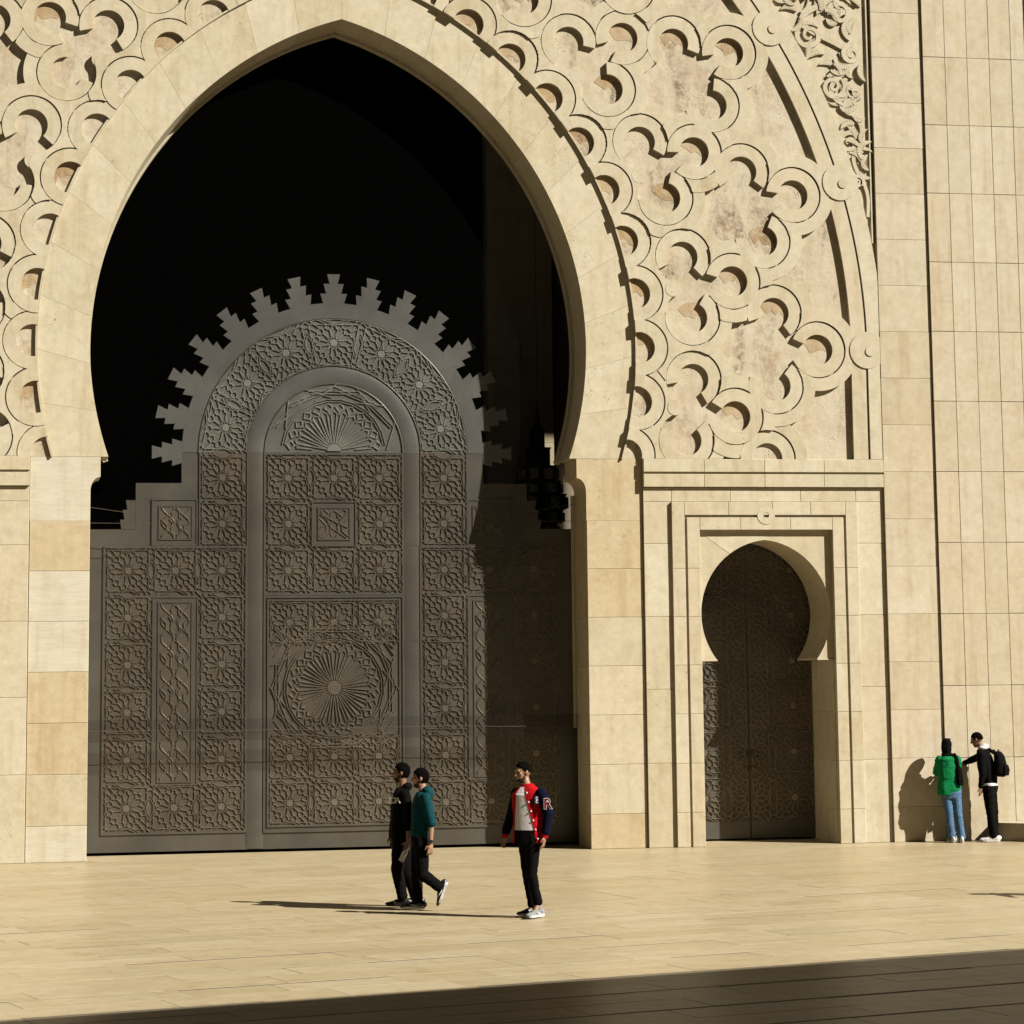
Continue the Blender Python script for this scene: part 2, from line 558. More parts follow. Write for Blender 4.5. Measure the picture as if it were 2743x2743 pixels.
M['rust'] = stone('rust_stained_travertine', (0.52, 0.385, 0.225), (0.30, 0.17, 0.075), (0.68, 0.58, 0.43), var=0.5, pits=0.9, bump=0.6, stain=0.75)
def rust_floor(x, z, s, par):
    # stained stone in the upper part of a hollow, ragged lower edge
    pts = []
    for q in range(15):
        a = rad(-28 + 178 * q / 14)
        pts.append((x + 0.262 * cos(a), z + 0.262 * sin(a)))
    pts += [(x + t_, z + 0.03 + random.uniform(-0.10, 0.05)) for t_ in (-0.12, -0.03, 0.05, 0.12, 0.19)]
    pts = [clip(px_, pz_, 10.13, 8.55) for px_, pz_ in pts]
    m = MB()
    m.prism([(s * a_, b_) for a_, b_ in pts], 0.0005, 0.006)
    m.build('stained_floor', M['rust'], par)
hcount = [0]
def lobes(s):
    par = grounds[s]
    def bump_h():
        hcount[0] += 1
        return ((hcount[0] * 5) % 13) * 0.0017
    def P(r, k): return CX + r * cos(k * DEL), CZ + r * sin(k * DEL)
    def vis_ok(x, z):
        if z < 5.2 or z > 15.3 or x < -0.7: return False
        if s < 0 and x < 0.9 + 0: return z > 13.0 or x > 1.0
        return True
    kmax = 11
    for k2 in range(-6, 2 * kmax):          # half steps
        k = k2 / 2
        ax = k * DEL
        if k2 % 2 == 0:
            ki = k2 // 2
            # ring 0 - lobes cut by the arch
            x, z = P(6.49, k)
            if vis_ok(x, z):
                h = 0.062 + bump_h()
                if random.random() < 0.6 and z > 6.7: rust_floor(x, z, s, par)
                odd = ki % 2 != 0
                band('relief_band', x, z, ax, 0.255, 0.459, -112, 112, h - 0.008, s, par, weave=[(76, 120, 0.034)] if s > 0 else None)
                band('relief_band', x, z, ax, 0.480, 0.69, -75 if odd else -52, 112, h + 0.006, s, par, weave=[(80, 120, 0.03)] if s > 0 else None)
            if ki % 2 != 0:
                # ring 2 - outer lobe of the inner row of cells
                x, z = P(8.17, k)
                if vis_ok(x, z):
                    h = 0.060 + bump_h()
                    if random.random() < 0.75: rust_floor(x, z, s, par)
                    band('relief_band', x, z, ax, 0.255, 0.459, -157, 157, h - 0.006, s, par)
                    band('relief_band', x, z, ax, 0.480, 0.69, -142, 142, h + 0.012, s, par)
                x, z = P(7.137, k)
                if vis_ok(x, z) and z > 6.45:
                    m = MB()
                    m.prism([(s * (x + 0.13 * cos(a)), z + 0.13 * sin(a)) for a in [q * pi / 9 for q in range(18)]], -0.083, 0.0)
                    m.build('relief_boss', M['relief'], par)
            else:
                # ring 4 - outer lobe of the outer row
                x, z = P(9.54, k)
                if vis_ok(x, z):
                    h = 0.060 + bump_h()
                    if random.random() < 0.75: rust_floor(x, z, s, par)
                    band('relief_band', x, z, ax, 0.255, 0.459, -157, 157, h - 0.006, s, par)
                    band('relief_band', x, z, ax, 0.480, 0.69, -140, 140, h + 0.012, s, par)
                # border node
                x, z = P(10.40, k)
                if vis_ok(x, z) and z > 7.5:
                    m = MB()
                    A = [q * pi / 14 for q in range(28)]
                    m.prism([(s * (x + 0.31 * cos(a)), z + 0.31 * sin(a)) for a in A], -0.0945, 0.0)
                    nd_ = m.build('border_node', M['relief'], par)
                    m = MB()
                    m.prism([(s * (x + 0.04 + 0.08 * cos(a)), z - 0.02 + 0.08 * sin(a)) for a in A], -0.110, 0.0)
                    m.build('border_node_boss', M['relief'], par)
        else:
            # which odd / even cell does this half-step lobe belong to
            kk = (k2 - 1) // 2
            lo_odd = kk % 2 != 0
            # ring 1: sides of the odd cells
            for r_, want_odd in ((7.41, True), (8.82, False)):
                up = (lo_odd != want_odd)          # cell axis lies at k + 0.5 (above) or k - 0.5 (below)
                x, z = P(r_, k)
                if not vis_ok(x, z): continue
                sg = 1 if up else -1               # side on which the cell lies
                h = 0.058 + bump_h()
                if random.random() < 0.4 and z > 6.7: rust_floor(x, z, s, par)
                # open towards the cell: angles measured from the radial axis, positive towards +theta
                a_out, a_in = 56, 165
                lo, hi = (-(360 - a_in), a_out) if False else (a_in - 360, a_out)
                # keep the arc that runs on the side away from the cell
                arcs = [(a_in - 360, a_out)] if sg > 0 else [(-a_out, 360 - a_in)]
                for b0, b1 in arcs:
                    w = [(b0, b0 + 30, -0.012), (b1 - 46, b1, 0.010), (b0 + 80, b0 + 110, 0.012)]
                    band('relief_band', x, z, ax, 0.255, 0.459, b0, b1, h - 0.006, s, par)
                    if sg > 0: c0, c1 = b0 + 22, b1 - 17
                    else: c0, c1 = b0 + 17, b1 - 22
                    band('relief_band', x, z, ax, 0.480, 0.68, c0, c1, h + 0.010, s, par)
for s in (-1, 1):
    lobes(s)
    # thin raised rim where the spandrel meets the arch ring
    m = MB()
    a0, a1 = ang_z(R_OUT), ang_ap(R_OUT)
    for j in range(96):
        a, b_ = a0 + (a1 - a0) * j / 96, a0 + (a1 - a0) * (j + 1) / 96
        m.prism([arch_pt(R_OUT + 0.003, a, s), arch_pt(R_OUT + 0.03, a, s), arch_pt(R_OUT + 0.03, b_, s), arch_pt(R_OUT + 0.003, b_, s)], -0.046, 0.0)
    m.build('spandrel_rim', M['relief'], grounds[s])

# --- border of the spandrel: two nested bands, curved above, upright below
for s in (-1, 1):
    par = grounds[s]
    for (ra, rb, xa, xb, h) in ((10.12, 10.37, 8.535, 8.785, 0.075), (10.40, 10.68, 8.82, 9.028, 0.088)):
        m = MB()
        pts = []
        for j in range(0, 61):
            a = rad(0.0) + (rad(52)) * j / 60
            pts.append(((CX + ra * cos(a), CZ + ra * sin(a)), (CX + rb * cos(a), CZ + rb * sin(a))))
        for j in range(60):
            q = [pts[j][0], pts[j][1], pts[j + 1][1], pts[j + 1][0]]
            q = [(min(x, 9.028), z) for x, z in q]
            if q[0][0] >= 9.027 and q[3][0] >= 9.027: continue
            m.prism([(s * x, z) for x, z in q], -h, 0.0)
        m.prism([(s * x, z) for x, z in ((xa, Z_SP + 0.003), (xb, Z_SP + 0.003), (xb, CZ), (xa, CZ))], -h, 0.0)
        m.build('border_band', M['relief'], par)

# --- arabesque panel in the corner
def stroke(m, pts, w0, w1, h):
    """flat tapering carved stem through pts"""
    n = len(pts)
    L, Rr = [], []
    for i, (x, z) in enumerate(pts):
        xa, za = pts[max(0, i - 1)]
        xb, zb = pts[min(n - 1, i + 1)]
        d = hypot(xb - xa, zb - za) or 1
        nx, nz = -(zb - za) / d, (xb - xa) / d
        u = i / (n - 1)
        w = (w0 + (w1 - w0) * u) / 2
        L.append((x + nx * w, z + nz * w))
        Rr.append((x - nx * w, z - nz * w))
    for i in range(n - 1):
        m.prism([L[i], Rr[i], Rr[i + 1], L[i + 1]], -h, 0.0)

def spiral(cx, cz, r0, r1, a0, turns, n=26):
    return [(cx + (r0 + (r1 - r0) * i / n) * cos(a0 + turns * 2 * pi * i / n),
             cz + (r0 + (r1 - r0) * i / n) * sin(a0 + turns * 2 * pi * i / n)) for i in range(n + 1)]

def leaf(m, x, z, a, L, w, h, bend=0.35):
    n = 9
    c = []
    for i in range(n + 1):
        u = i / n
        b2 = a + bend * u * 2
        c.append((x + L * u * cos(b2), z + L * u * sin(b2), w * sin(pi * (0.08 + 0.92 * u)) ** 0.8 * (1 - 0.25 * u)))
    for i in range(n):
        (x0, z0, q0), (x1, z1, q1) = c[i], c[i + 1]
        d = hypot(x1 - x0, z1 - z0)
        nx, nz = -(z1 - z0) / d, (x1 - x0) / d
        m.prism([(x0 + nx * q0, z0 + nz * q0), (x0 - nx * q0, z0 - nz * q0), (x1 - nx * q1, z1 - nz * q1), (x1 + nx * q1, z1 + nz * q1)], -h, 0.0)

arab = poly_part('arabesque_panel', [(max(7.0, CX + 10.69 * cos(a)) if True else 0, CZ + 10.69 * sin(a)) for a in [rad(8.5 + 43.5 * i / 30) for i in range(31)]]
                 + [(8.96, 16.0), (8.96, CZ + 10.69 * sin(rad(8.5)))], -0.02, 0.0, M['relief'], fac)
arab['label'] = 'corner panel of curling carved leaves and scrolls'
def inside(x, z):
    return hypot(x - CX, z - CZ) > 10.74 and x < 8.93
curls = [(8.62, 11.62, 0.20, 1), (8.36, 12.58, 0.22, -1), (8.70, 13.15, 0.17, 1), (7.96, 13.45, 0.24, 1), (8.50, 13.85, 0.20, -1),
         (8.02, 14.25, 0.22, -1), (8.66, 14.55, 0.19, 1), (8.66, 12.25, 0.13, -1), (8.74, 10.95, 0.10, 1), (7.55, 14.35, 0.2, 1), (8.35, 15.0, 0.25, 1)]
hh = 0.062
main = []
for i in range(60):
    u = i / 59
    z = 10.35 + u * 5.2
    xr = CX + sqrt(max(0.0, 10.69 ** 2 - (z - CZ) ** 2))
    xm = (xr + 8.95) / 2
    main.append((xm + min(0.42, (8.95 - xr) * 0.30) * sin(u * 27), z))
m = MB(); stroke(m, main, 0.05, 0.12, 0.058); m.build('carved_stem', M['relief'], arab)
for i, (x, z, r, d) in enumerate(curls):
    m = MB()
    stroke(m, spiral(x, z, r, 0.03, 0.7 * i, 1.6 * d), 0.085, 0.045, hh + 0.0015 * (i % 5))
    m.build('carved_scroll', M['relief'], arab)
random.seed(21)
n_leaf = 0
while n_leaf < 84:
    z = random.uniform(10.7, 15.2)
    xr = CX + sqrt(max(0.0, 10.69 ** 2 - (z - CZ) ** 2))
    if 8.93 - xr < 0.12: continue
    x = random.uniform(xr + 0.05, 8.9)
    a = random.uniform(0, 2 * pi)
    L = random.uniform(0.18, 0.36)
    if not (inside(x + L * cos(a + 0.3), z + L * sin(a + 0.3)) and inside(x, z)): continue
    m = MB()
    leaf(m, x, z, a, L, random.uniform(0.04, 0.07), 0.046 + 0.0012 * (n_leaf % 29), random.choice((-0.5, 0.5, 0.35)))
    m.build('carved_leaf', M['relief'], arab)
    n_leaf += 1

# --- piers and corbels
joints = [0.0, 0.548, 1.33, 2.117, 2.90, 3.682, 4.463, 5.249]
for s in (-1, 1):
    for z0, z1 in zip(joints[:-1], joints[1:]):
        a, b_ = sorted((s * 3.985, s * 4.92))
        kind_ = ({4.463: 'tan', 3.682: 'pale', 2.90: 'pale', 2.117: 'tan', 1.33: 'tan', 0.0: 'pale'} if s < 0 else {4.463: 'tan', 3.682: 'tan', 0.0: 'tan'}).get(z0, 'stone')
        block('stone_block', a, b_, z0, z1, rj(0.002), WALL_B, M[kind_], fac)
    poly = [(4.92, 5.249), (4.92, Z_SP - 0.002), (3.832, Z_SP - 0.002), (3.832, 5.95)]
    for j in range(9):
        t_ = j / 8 * pi / 2
        poly.append((3.832 + 0.153 * sin(t_), 5.95 - 0.0 - 0.22 * (1 - cos(t_)) - 0.012))
    poly.append((3.985, 5.249))
    poly_part('corbel_block', [(s * x, z) for x, z in poly], 0.001, WALL_B, M['pale' if s < 0 else 'tan'], fac)
    # inner jamb lining
    a, b_ = sorted((s * 3.962, s * 4.4))
    block('jamb_lining', a, b_, 1.9, 5.72, 0.965, 1.12, M['stone'], fac)

# --- the bay with the small doorway (only its edge shows on the left)
def bay(s):
    B = lambda x0, x1, z0, z1, yf, yb=WALL_B, n='stone_block', mt='stone': block(n, min(s * x0, s * x1), max(s * x0, s * x1), z0, z1, yf + rj(0.0015), yb, M[mt], fac)
    sj = [0.0, 1.338, 2.518, 3.689, 4.868, 5.552]
    for z0, z1 in zip(sj[:-1], sj[1:]):
        B(4.926, 5.40, z0, z1, -0.045)
    B(4.926, 5.40, 5.552, 5.788, -0.045)
    # lower band above the bay, two courses with a groove between
    for x0, x1 in zip((4.926, 5.95, 6.98, 8.0), (5.95, 6.98, 8.0, 9.03)):
        B(x0, x1, 5.79, 6.005, -0.10)
        B(x0, x1, 6.035, 6.252, -0.108)
    B(4.93, 9.02, 6.0, 6.04, -0.075, n='band_groove', mt='relief')
    if s < 0: return
    for x0, x1 in zip((5.40, 6.4, 7.6), (6.4, 7.6, 8.552)):
        B(x0, x1, 5.552, 5.788, -0.045)
    for z0, z1 in zip(sj[:-1], sj[1:]):
        B(8.552, 9.03, z0, z1, -0.045)
    B(8.552, 9.03, 5.552, 5.788, -0.045)
    # proud door frame: outer and inner moulding with a groove
    fj = [0.0, 0.548, 1.33, 2.117, 2.90, 3.682, 4.463]
    for z0, z1 in zip(fj, fj[1:]):
        B(5.387, 5.605, z0, z1, -0.097); B(5.64, 5.858, z0, z1, -0.094)
        B(8.12, 8.315, z0, z1, -0.094); B(8.35, 8.555, z0, z1, -0.097)
    for x0, x1 in ((5.387, 5.605), (8.35, 8.555)): B(x0, x1, 4.463, 5.55, -0.097)
    for x0, x1 in ((5.64, 5.858), (8.12, 8.315)): B(x0, x1, 4.463, 5.295, -0.094)
    for x0, x1 in zip((5.605, 6.35, 7.10, 7.75), (6.35, 7.10, 7.75, 8.35)): B(x0, x1, 5.33, 5.55, -0.097)
    for x0, x1 in zip((5.858, 6.55, 7.4), (6.55, 7.4, 8.12)): B(x0, x1, 5.088, 5.295, -0.094)
    B(5.60, 5.645, 0, 5.3, -0.055, n='frame_groove', mt='rough'); B(8.31, 8.355, 0, 5.3, -0.055, n='frame_groove', mt='rough')
    B(5.60, 8.36, 5.29, 5.335, -0.055, n='frame_groove', mt='rough')
    # knot on the lintel
    m = MB()
    A = [q * pi / 12 for q in range(24)]
    for q in range(24):
        a, b2 = A[q], A[(q + 1) % 24]
        m.prism([(6.99 + r_ * cos(t_), 5.33 + r_ * sin(t_)) for r_, t_ in ((0.05, a), (0.15, a), (0.15, b2), (0.05, b2))], -0.101, 0.0)
    m.build('lintel_knot', M['relief'], fac)
    # horseshoe plate of the doorway
    xc, zc, aa, RR = 6.98, 3.72, 0.115, 1.215
    for d in (-1, 1):
        inner = []
        a0 = math.asin((2.99 - zc) / RR)
        a1 = math.acos(aa / RR)
        for j in range(25):
            a = a0 + (a1 - a0) * j / 24
            inner.append((xc + d * (-aa + RR * cos(a)), zc + RR * sin(a)))
        edge = xc + d * 1.1415
        cuts = [0, 6, 13, 18, 24]
        for c0, c1 in zip(cuts[:-1], cuts[1:]):
            seg = inner[c0:c1 + 1]
            def out_pt(p, i):
                a = a0 + (a1 - a0) * i / 24
                if i == 24: return (xc, 5.09)
                if i >= 18 or i == 18: return (xc + d * 1.1415 * (24 - i) / 6.0, 5.09)
                return (edge, p[1] + (5.09 - p[1]) * max(0, (i - 13)) / 5.0)
            poly = list(seg) + [out_pt(inner[c1], c1), out_pt(inner[c0], c0)]
            poly_part('doorway_arch_stone', poly, rj(0.002), 1.12, M['stone'], fac)
        # impost ledge
        x0, x1 = sorted((xc + d * 0.845, xc + d * 1.13))
        block('impost', x0, x1, 2.955, 2.99, -0.012, 1.1, M['stone'], fac)
bay(1)
bay(-1)
# reveals of the doorway behind the frame
for (x0, x1) in ((5.3, 5.862), (8.098, 8.7)):
    zz = [0, 0.548, 1.33, 2.117, 2.955]
    for z0, z1 in zip(zz, zz[1:]):
        block('reveal_block', x0, x1, z0, z1, 0.0, 1.3, M['stone'], fac)

# --- tall frame strip on the right
z = 6.051 - 0.7835 * 8
while z < Z_TOP:
    z0 = max(z, 0.0)
    if z + 0.7835 > 0.05:
        block('stone_block', 9.033, 9.934, z0, z + 0.7835, -0.097 + rj(0.0015), WALL_B, M['clad'], fac, c=0.004)
    z += 0.7835
block('strip_moulding', 8.955, 8.985, 9.9, Z_TOP, -0.06, 0.05, M['relief'], fac, c=0.004)


# --- cladding of the wall to the right
clad = empty('clad_wall')
tag(clad, 'tall wall clad with narrow upright marble panels right of the carved portal', 'wall')
rowz = [0.0, 1.34] + [2.518 + 1.1792 * i for i in range(12)]
for i, (z0, z1) in enumerate(zip(rowz, rowz[1:])):
    for c in range(8):
        x0 = 9.935 + 0.3975 * c
        block('cladding_panel', x0, x0 + 0.3975, z0, z1, -0.133 + rj(0.0012), 0.0, M['clad'], clad, c=0.003, g=0.003 if c % 3 else 0.0045)
m = MB(); m.box(9.93, 13.12, -0.10, WALL_B, 0, Z_TOP); m.build('wall_core', M['joint'], clad)
m = MB(); m.box(12.39, 13.1, -0.60, -0.10, 0, Z_TOP); m.build('pilaster', M['clad'], clad)

# --- the flank of the building out of the frame, with an unseen opening added so sun reaches the hall
flank = empty('flank_wall')
tag(flank, 'plain flank of the building beyond the right edge of the view, with an opening added to let sun in', 'wall')
m = MB(); m.box(13.12, 13.42, -0.05, WALL_B, 0, 18.0)
m.box(13.42, 26, -0.05, WALL_B, 0, 12.2); m.box(13.42, 26, -0.05, WALL_B, 16.2, 18.0)
m.box(17.2, 26, -0.05, WALL_B, 12.2, 16.2)
m.build('wall', M['clad'], flank)
m = MB(); m.box(-26, -9.03, -0.05, WALL_B, 0, 18.0); m.box(-9.03, 13.12, 0.0, WALL_B, Z_TOP, 18.0)
m.box(-9.03, -5.4, -0.03, WALL_B, 0, 5.79); m.build('wall', M['clad'], flank)

# ================================================================== THE HALL BEHIND
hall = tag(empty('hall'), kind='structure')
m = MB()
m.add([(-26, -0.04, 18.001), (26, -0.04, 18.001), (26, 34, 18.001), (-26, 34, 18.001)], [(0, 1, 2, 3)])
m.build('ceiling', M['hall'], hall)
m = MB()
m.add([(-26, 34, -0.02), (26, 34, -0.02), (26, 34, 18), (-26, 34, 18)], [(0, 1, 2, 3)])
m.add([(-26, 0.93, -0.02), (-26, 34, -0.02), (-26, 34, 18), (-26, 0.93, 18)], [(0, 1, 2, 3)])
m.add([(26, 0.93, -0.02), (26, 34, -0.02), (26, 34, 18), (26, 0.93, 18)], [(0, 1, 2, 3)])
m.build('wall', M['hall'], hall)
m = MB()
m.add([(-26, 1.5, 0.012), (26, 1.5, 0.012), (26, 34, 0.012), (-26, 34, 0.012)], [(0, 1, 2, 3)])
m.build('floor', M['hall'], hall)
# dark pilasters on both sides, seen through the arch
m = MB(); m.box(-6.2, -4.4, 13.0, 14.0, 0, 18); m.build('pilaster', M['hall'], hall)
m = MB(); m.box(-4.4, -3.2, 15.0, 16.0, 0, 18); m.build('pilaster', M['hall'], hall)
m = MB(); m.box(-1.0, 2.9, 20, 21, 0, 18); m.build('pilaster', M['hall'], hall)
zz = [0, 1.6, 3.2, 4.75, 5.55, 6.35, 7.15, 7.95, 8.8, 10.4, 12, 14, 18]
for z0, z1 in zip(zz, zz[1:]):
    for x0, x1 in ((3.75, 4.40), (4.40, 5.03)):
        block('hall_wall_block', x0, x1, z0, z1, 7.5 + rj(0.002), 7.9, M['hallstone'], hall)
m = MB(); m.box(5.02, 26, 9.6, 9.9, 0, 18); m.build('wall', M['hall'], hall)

def lathe(prof, n=28):
    v, f = [], []
    for r, z in prof:
        for i in range(n):
            a = 2 * pi * i / n
            v.append((r * cos(a), r * sin(a), z))
    for k in range(len(prof) - 1):
        for i in range(n):
            a, b_ = k * n + i, k * n + (i + 1) % n
            f.append((a, b_, b_ + n, a + n))
    return v, f

colm = empty('column', (5.62, 8.5, 0.012))
tag(colm, 'round grey stone column inside the hall, caught by the sun', 'column')
M['greystone'] = stone('grey_column_stone', (0.36, 0.31, 0.25), (0.28, 0.24, 0.19), (0.42, 0.37, 0.31), var=0.1, pits=0.2, rough=0.45)
v, f = lathe([(0.56, 0.0), (0.56, 0.25), (0.50, 0.34), (0.46, 0.42)])
obj('base', v, f, M['greystone'], colm, True)
v, f = lathe([(0.46, 0.42), (0.46, 5.05), (0.465, 5.06), (0.46, 5.07), (0.45, 14.0)])
obj('shaft', v, f, M['greystone'], colm, True)

# ================================================================== THE GREAT GATE
GY = 1.15
gate = empty('great_gate', (0, GY, 0))
tag(gate, 'monumental brown-grey titanium gate with star lattice and stepped merlons on its arched top', 'gate')
def gbox(name, x0, x1, z0, z1, yf, mat, yb=0.0, parent=None):
    m = MB(); m.box(x0, x1, yf, yb, z0, z1)
    return m.build(name, M[mat], parent or gate)

AZ = 6.425      # springing of the gate's round head
GB = 0.05
# the sheet: full width below, a shoulder, the round head
poly = [(-4.25, GB), (4.25, GB), (4.25, 5.172), (3.225, 5.172), (3.225, 5.922), (2.49, 5.922)]
for j in range(49):
    a = pi * j / 48
    poly.append((2.49 * cos(a), AZ + 2.49 * sin(a)))
poly += [(-2.49, 5.922), (-3.225, 5.922), (-3.225, 5.172), (-4.25, 5.172)]
m = MB(); m.prism(poly, 0.0, 0.09, True); m.build('gate_sheet', M['titanium'], gate)

# --- lattice: raised straps with a ridge
def bar(m, p, q, w, h, warp=None, base=0.0):
    dx, dz = q[0] - p[0], q[1] - p[1]
    d = hypot(dx, dz)
    if d < 1e-6: return
    nx, nz = -dz / d, dx / d
    ex, ez = dx / d * w * 0.25, dz / d * w * 0.25
    pts = []
    for (x, z) in ((p[0] - ex, p[1] - ez), (q[0] + ex, q[1] + ez)):
        for k, y in ((0.5, base), (0.22, base - h), (-0.22, base - h), (-0.5, base)):
            X, Z = x + nx * w * k, z + nz * w * k
            if warp: X, Z = warp(X, Z)
            pts.append((X, y, Z))
    m.add(pts, [(0, 1, 5, 4), (1, 2, 6, 5), (2, 3, 7, 6), (0, 3, 2, 1), (4, 5, 6, 7)])

def pol(r, deg): return (r * cos(rad(deg)), r * sin(rad(deg)))

def rosette_segments():
    S = []
    for k in range(12):
        a = 30 * k
        S += [(pol(0.10, a + 3), pol(0.205, a + 14)), (pol(0.10, a + 27), pol(0.205, a + 16)), (pol(0.20, a + 15), pol(0.285, a + 15)),
              (pol(0.285, a + 15), pol(0.318, a + 7)), (pol(0.285, a + 15), pol(0.318, a + 23)),
              (pol(0.318, a + 7), pol(0.365, a + 5)), (pol(0.365, a + 5), pol(0.412, a + 9)), (pol(0.412, a + 9), pol(0.412, a + 21)),
              (pol(0.412, a + 21), pol(0.365, a + 25)), (pol(0.365, a + 25), pol(0.318, a + 23)), (pol(0.365, a + 5), pol(0.365, a - 5))]
    # straps along the tile's edges
    for q in range(4):
        c, s_ = cos(q * pi / 2), sin(q * pi / 2)
        rot = lambda p: (p[0] * c - p[1] * s_, p[0] * s_ + p[1] * c)
        for p0, p1 in (((-0.40, 0.435), (0.40, 0.435)), ((-0.20, 0.50), (0.0, 0.405)), ((0.20, 0.50), (0.0, 0.405)),
                       ((0.40, 0.435), (0.50, 0.36)), ((0.27, 0.34), (0.40, 0.50)), ((0.34, 0.27), (0.50, 0.40)),
                       ((0.105, 0.39), (0.27, 0.50)), ((-0.105, 0.39), (-0.27, 0.50)),
                       ((0.435, 0.435), (0.50, 0.50))):
            S.append((rot(p0), rot(p1)))
    return S
RS = rosette_segments()
PT = 0.755

def tile_mesh(warp=None, scale=PT, w=0.018, h=0.017):
    m = MB()
    for i, (p, q) in enumerate(RS):
        bar(m, (p[0] * scale, p[1] * scale), (q[0] * scale, q[1] * scale), w, h * (0.86 + 0.28 * ((i * 37) % 23) / 23.0) + i * 1e-5, warp)
    disc = [pol(0.075 * scale, 20 * k) for k in range(18)]
    if warp: disc = [warp(*p) for p in disc]
    m.prism(disc, -0.012, 0.0)
    return m

tm = tile_mesh()
t0_ = tm.build('rosette_lattice', M['strap'], gate)
tile_me = t0_.data
bpy.data.objects.remove(t0_)
def tile(x, z, parent, yf=-0.012, rot=0.0, sx=1.0, me=None):
    o = bpy.data.objects.new('rosette_lattice', me or tile_me)
    COL.objects.link(o)
    o.parent = parent
    o.location = (x, yf, z)
    o.rotation_euler = (0, -rot, 0)
    o.scale = (sx, 1, sx)
    return o

def frame(parent, x0, x1, z0, z1, w, yf, name='panel_frame', mat='titanium'):
    m = MB()
    m.prism([(x0, z0), (x1, z0), (x1 - w, z0 + w), (x0 + w, z0 + w)], yf, 0)
    m.prism([(x1, z0), (x1, z1), (x1 - w, z1 - w), (x1 - w, z0 + w)], yf, 0)
    m.prism([(x1, z1), (x0, z1), (x0 + w, z1 - w), (x1 - w, z1 - w)], yf, 0)
    m.prism([(x0, z1), (x0, z0), (x0 + w, z0 + w), (x0 + w, z1 - w)], yf, 0)
    return m.build(name, M[mat], parent)

rz = [0.734 + 0.7545 * i for i in range(8)]
for s in (-1, 1):
    # side field: three columns below, one column up to the springing
    fld = gbox('lattice_field', min(s * 3.715, s * 1.425), max(s * 3.715, s * 1.425), 0.335, 4.885, -0.003, 'ground_metal')
    for i, z_ in enumerate(rz[:6]):
        for x_ in (3.335, 2.579, 1.825):
            if x_ == 2.579 and 0 < i < 5: continue
            tile(s * x_, z_, fld, -0.004)
    frame(fld, min(s * 3.735, s * 1.415), max(s * 3.735, s * 1.415), 0.32, 4.90, 0.035, -0.022)
    up = gbox('lattice_field', min(s * 2.205, s * 1.425), max(s * 2.205, s * 1.425), 4.886, AZ, -0.003, 'ground_metal')
    for z_ in rz[6:]: tile(s * 1.825, z_, up, -0.004)
    m = MB()
    for xx in (2.205, 1.43):
        m.box(min(s * xx, s * xx + 0.022), max(s * xx, s * xx + 0.022), -0.02, 0, 4.9, AZ)
    m.build('panel_frame', M['titanium'], up)
    # tall knotwork panel and square inset
    for (x0, x1, z0, z1, ix0, ix1, iz0, iz1, nper) in ((2.21, 2.945, 1.085, 4.09, 2.32, 2.838, 1.145, 3.985, 5), (2.225, 2.968, 4.905, 5.665, 2.325, 2.838, 5.02, 5.54, 1)):
        X0, X1 = sorted((s * x0, s * x1)); I0, I1 = sorted((s * ix0, s * ix1))
        pn = gbox('knotwork_panel', X0, X1, z0, z1, -0.010, 'titanium')
        frame(pn, X0, X1, z0, z1, 0.022, -0.022)
        gbox('panel_ground', I0, I1, iz0, iz1, -0.0125, 'ground_metal', parent=pn)
        frame(pn, I0 - 0.02, I1 + 0.02, iz0 - 0.02, iz1 + 0.02, 0.02, -0.024)
        m = MB()
        cx_ = (I0 + I1) / 2; hw = (I1 - I0) / 2 - 0.02
        H_ = (iz1 - iz0)
        per = H_ / nper
        def line(pts, w, h):
            for a, b_ in zip(pts, pts[1:]): bar(m, a, b_, w, h, base=-0.0125)
        e = 0
        for ph in (0, 0.5):
            for sg in (-1, 1):
                N = 16 * max(nper, 1)
                line([(cx_ + sg * hw * (0.52 + 0.42 * cos(2 * pi * (i / 16 + ph))), iz0 + 0.01 + (H_ - 0.02) * i / N) for i in range(N + 1)], 0.024, 0.012 + e); e += 0.0012
        for k in range(nper):
            zb = iz0 + per * k
            for sg in (-1, 1):
                line([(cx_ + sg * 0.02, zb + per * 0.12), (cx_ + sg * 0.07, zb + per * 0.22), (cx_ + sg * 0.055, zb + per * 0.5), (cx_ + sg * 0.10, zb + per * 0.6), (cx_ + sg * 0.055, zb + per * 0.7), (cx_ + sg * 0.055, zb + per * 0.86), (cx_, zb + per * 0.95)], 0.02, 0.010 + e); e += 0.0004
                line([(cx_ + sg * hw * 0.95, zb + per * 0.1), (cx_ + sg * hw * 0.6, zb + per * 0.28), (cx_ + sg * hw * 0.6, zb + per * 0.42), (cx_ + sg * hw * 0.95, zb + per * 0.6)], 0.02, 0.011 + e)
        m.build('knotwork', M['strap'], pn)
    # smooth pilaster beside the leaf
    x0, x1 = sorted((s * 1.155, s * 1.425))
    zz = [0.06, 1.9, 3.35, 4.9, AZ]
    for z0, z1 in zip(zz, zz[1:]):
        m = MB()
        n = 10
        pr = [(x0 + (x1 - x0) * i / n, -0.006 - 0.012 * sin(pi * i / n) ** 0.7) for i in range(n + 1)]
        v = [(x, y, z0 + 0.002) for x, y in pr] + [(x, y, z1 - 0.002) for x, y in pr]
        m.add(v, [(i, i + 1, i + n + 2, i + n + 1) for i in range(n)])
        m.build('smooth_pilaster', M['titanium'], gate, True)

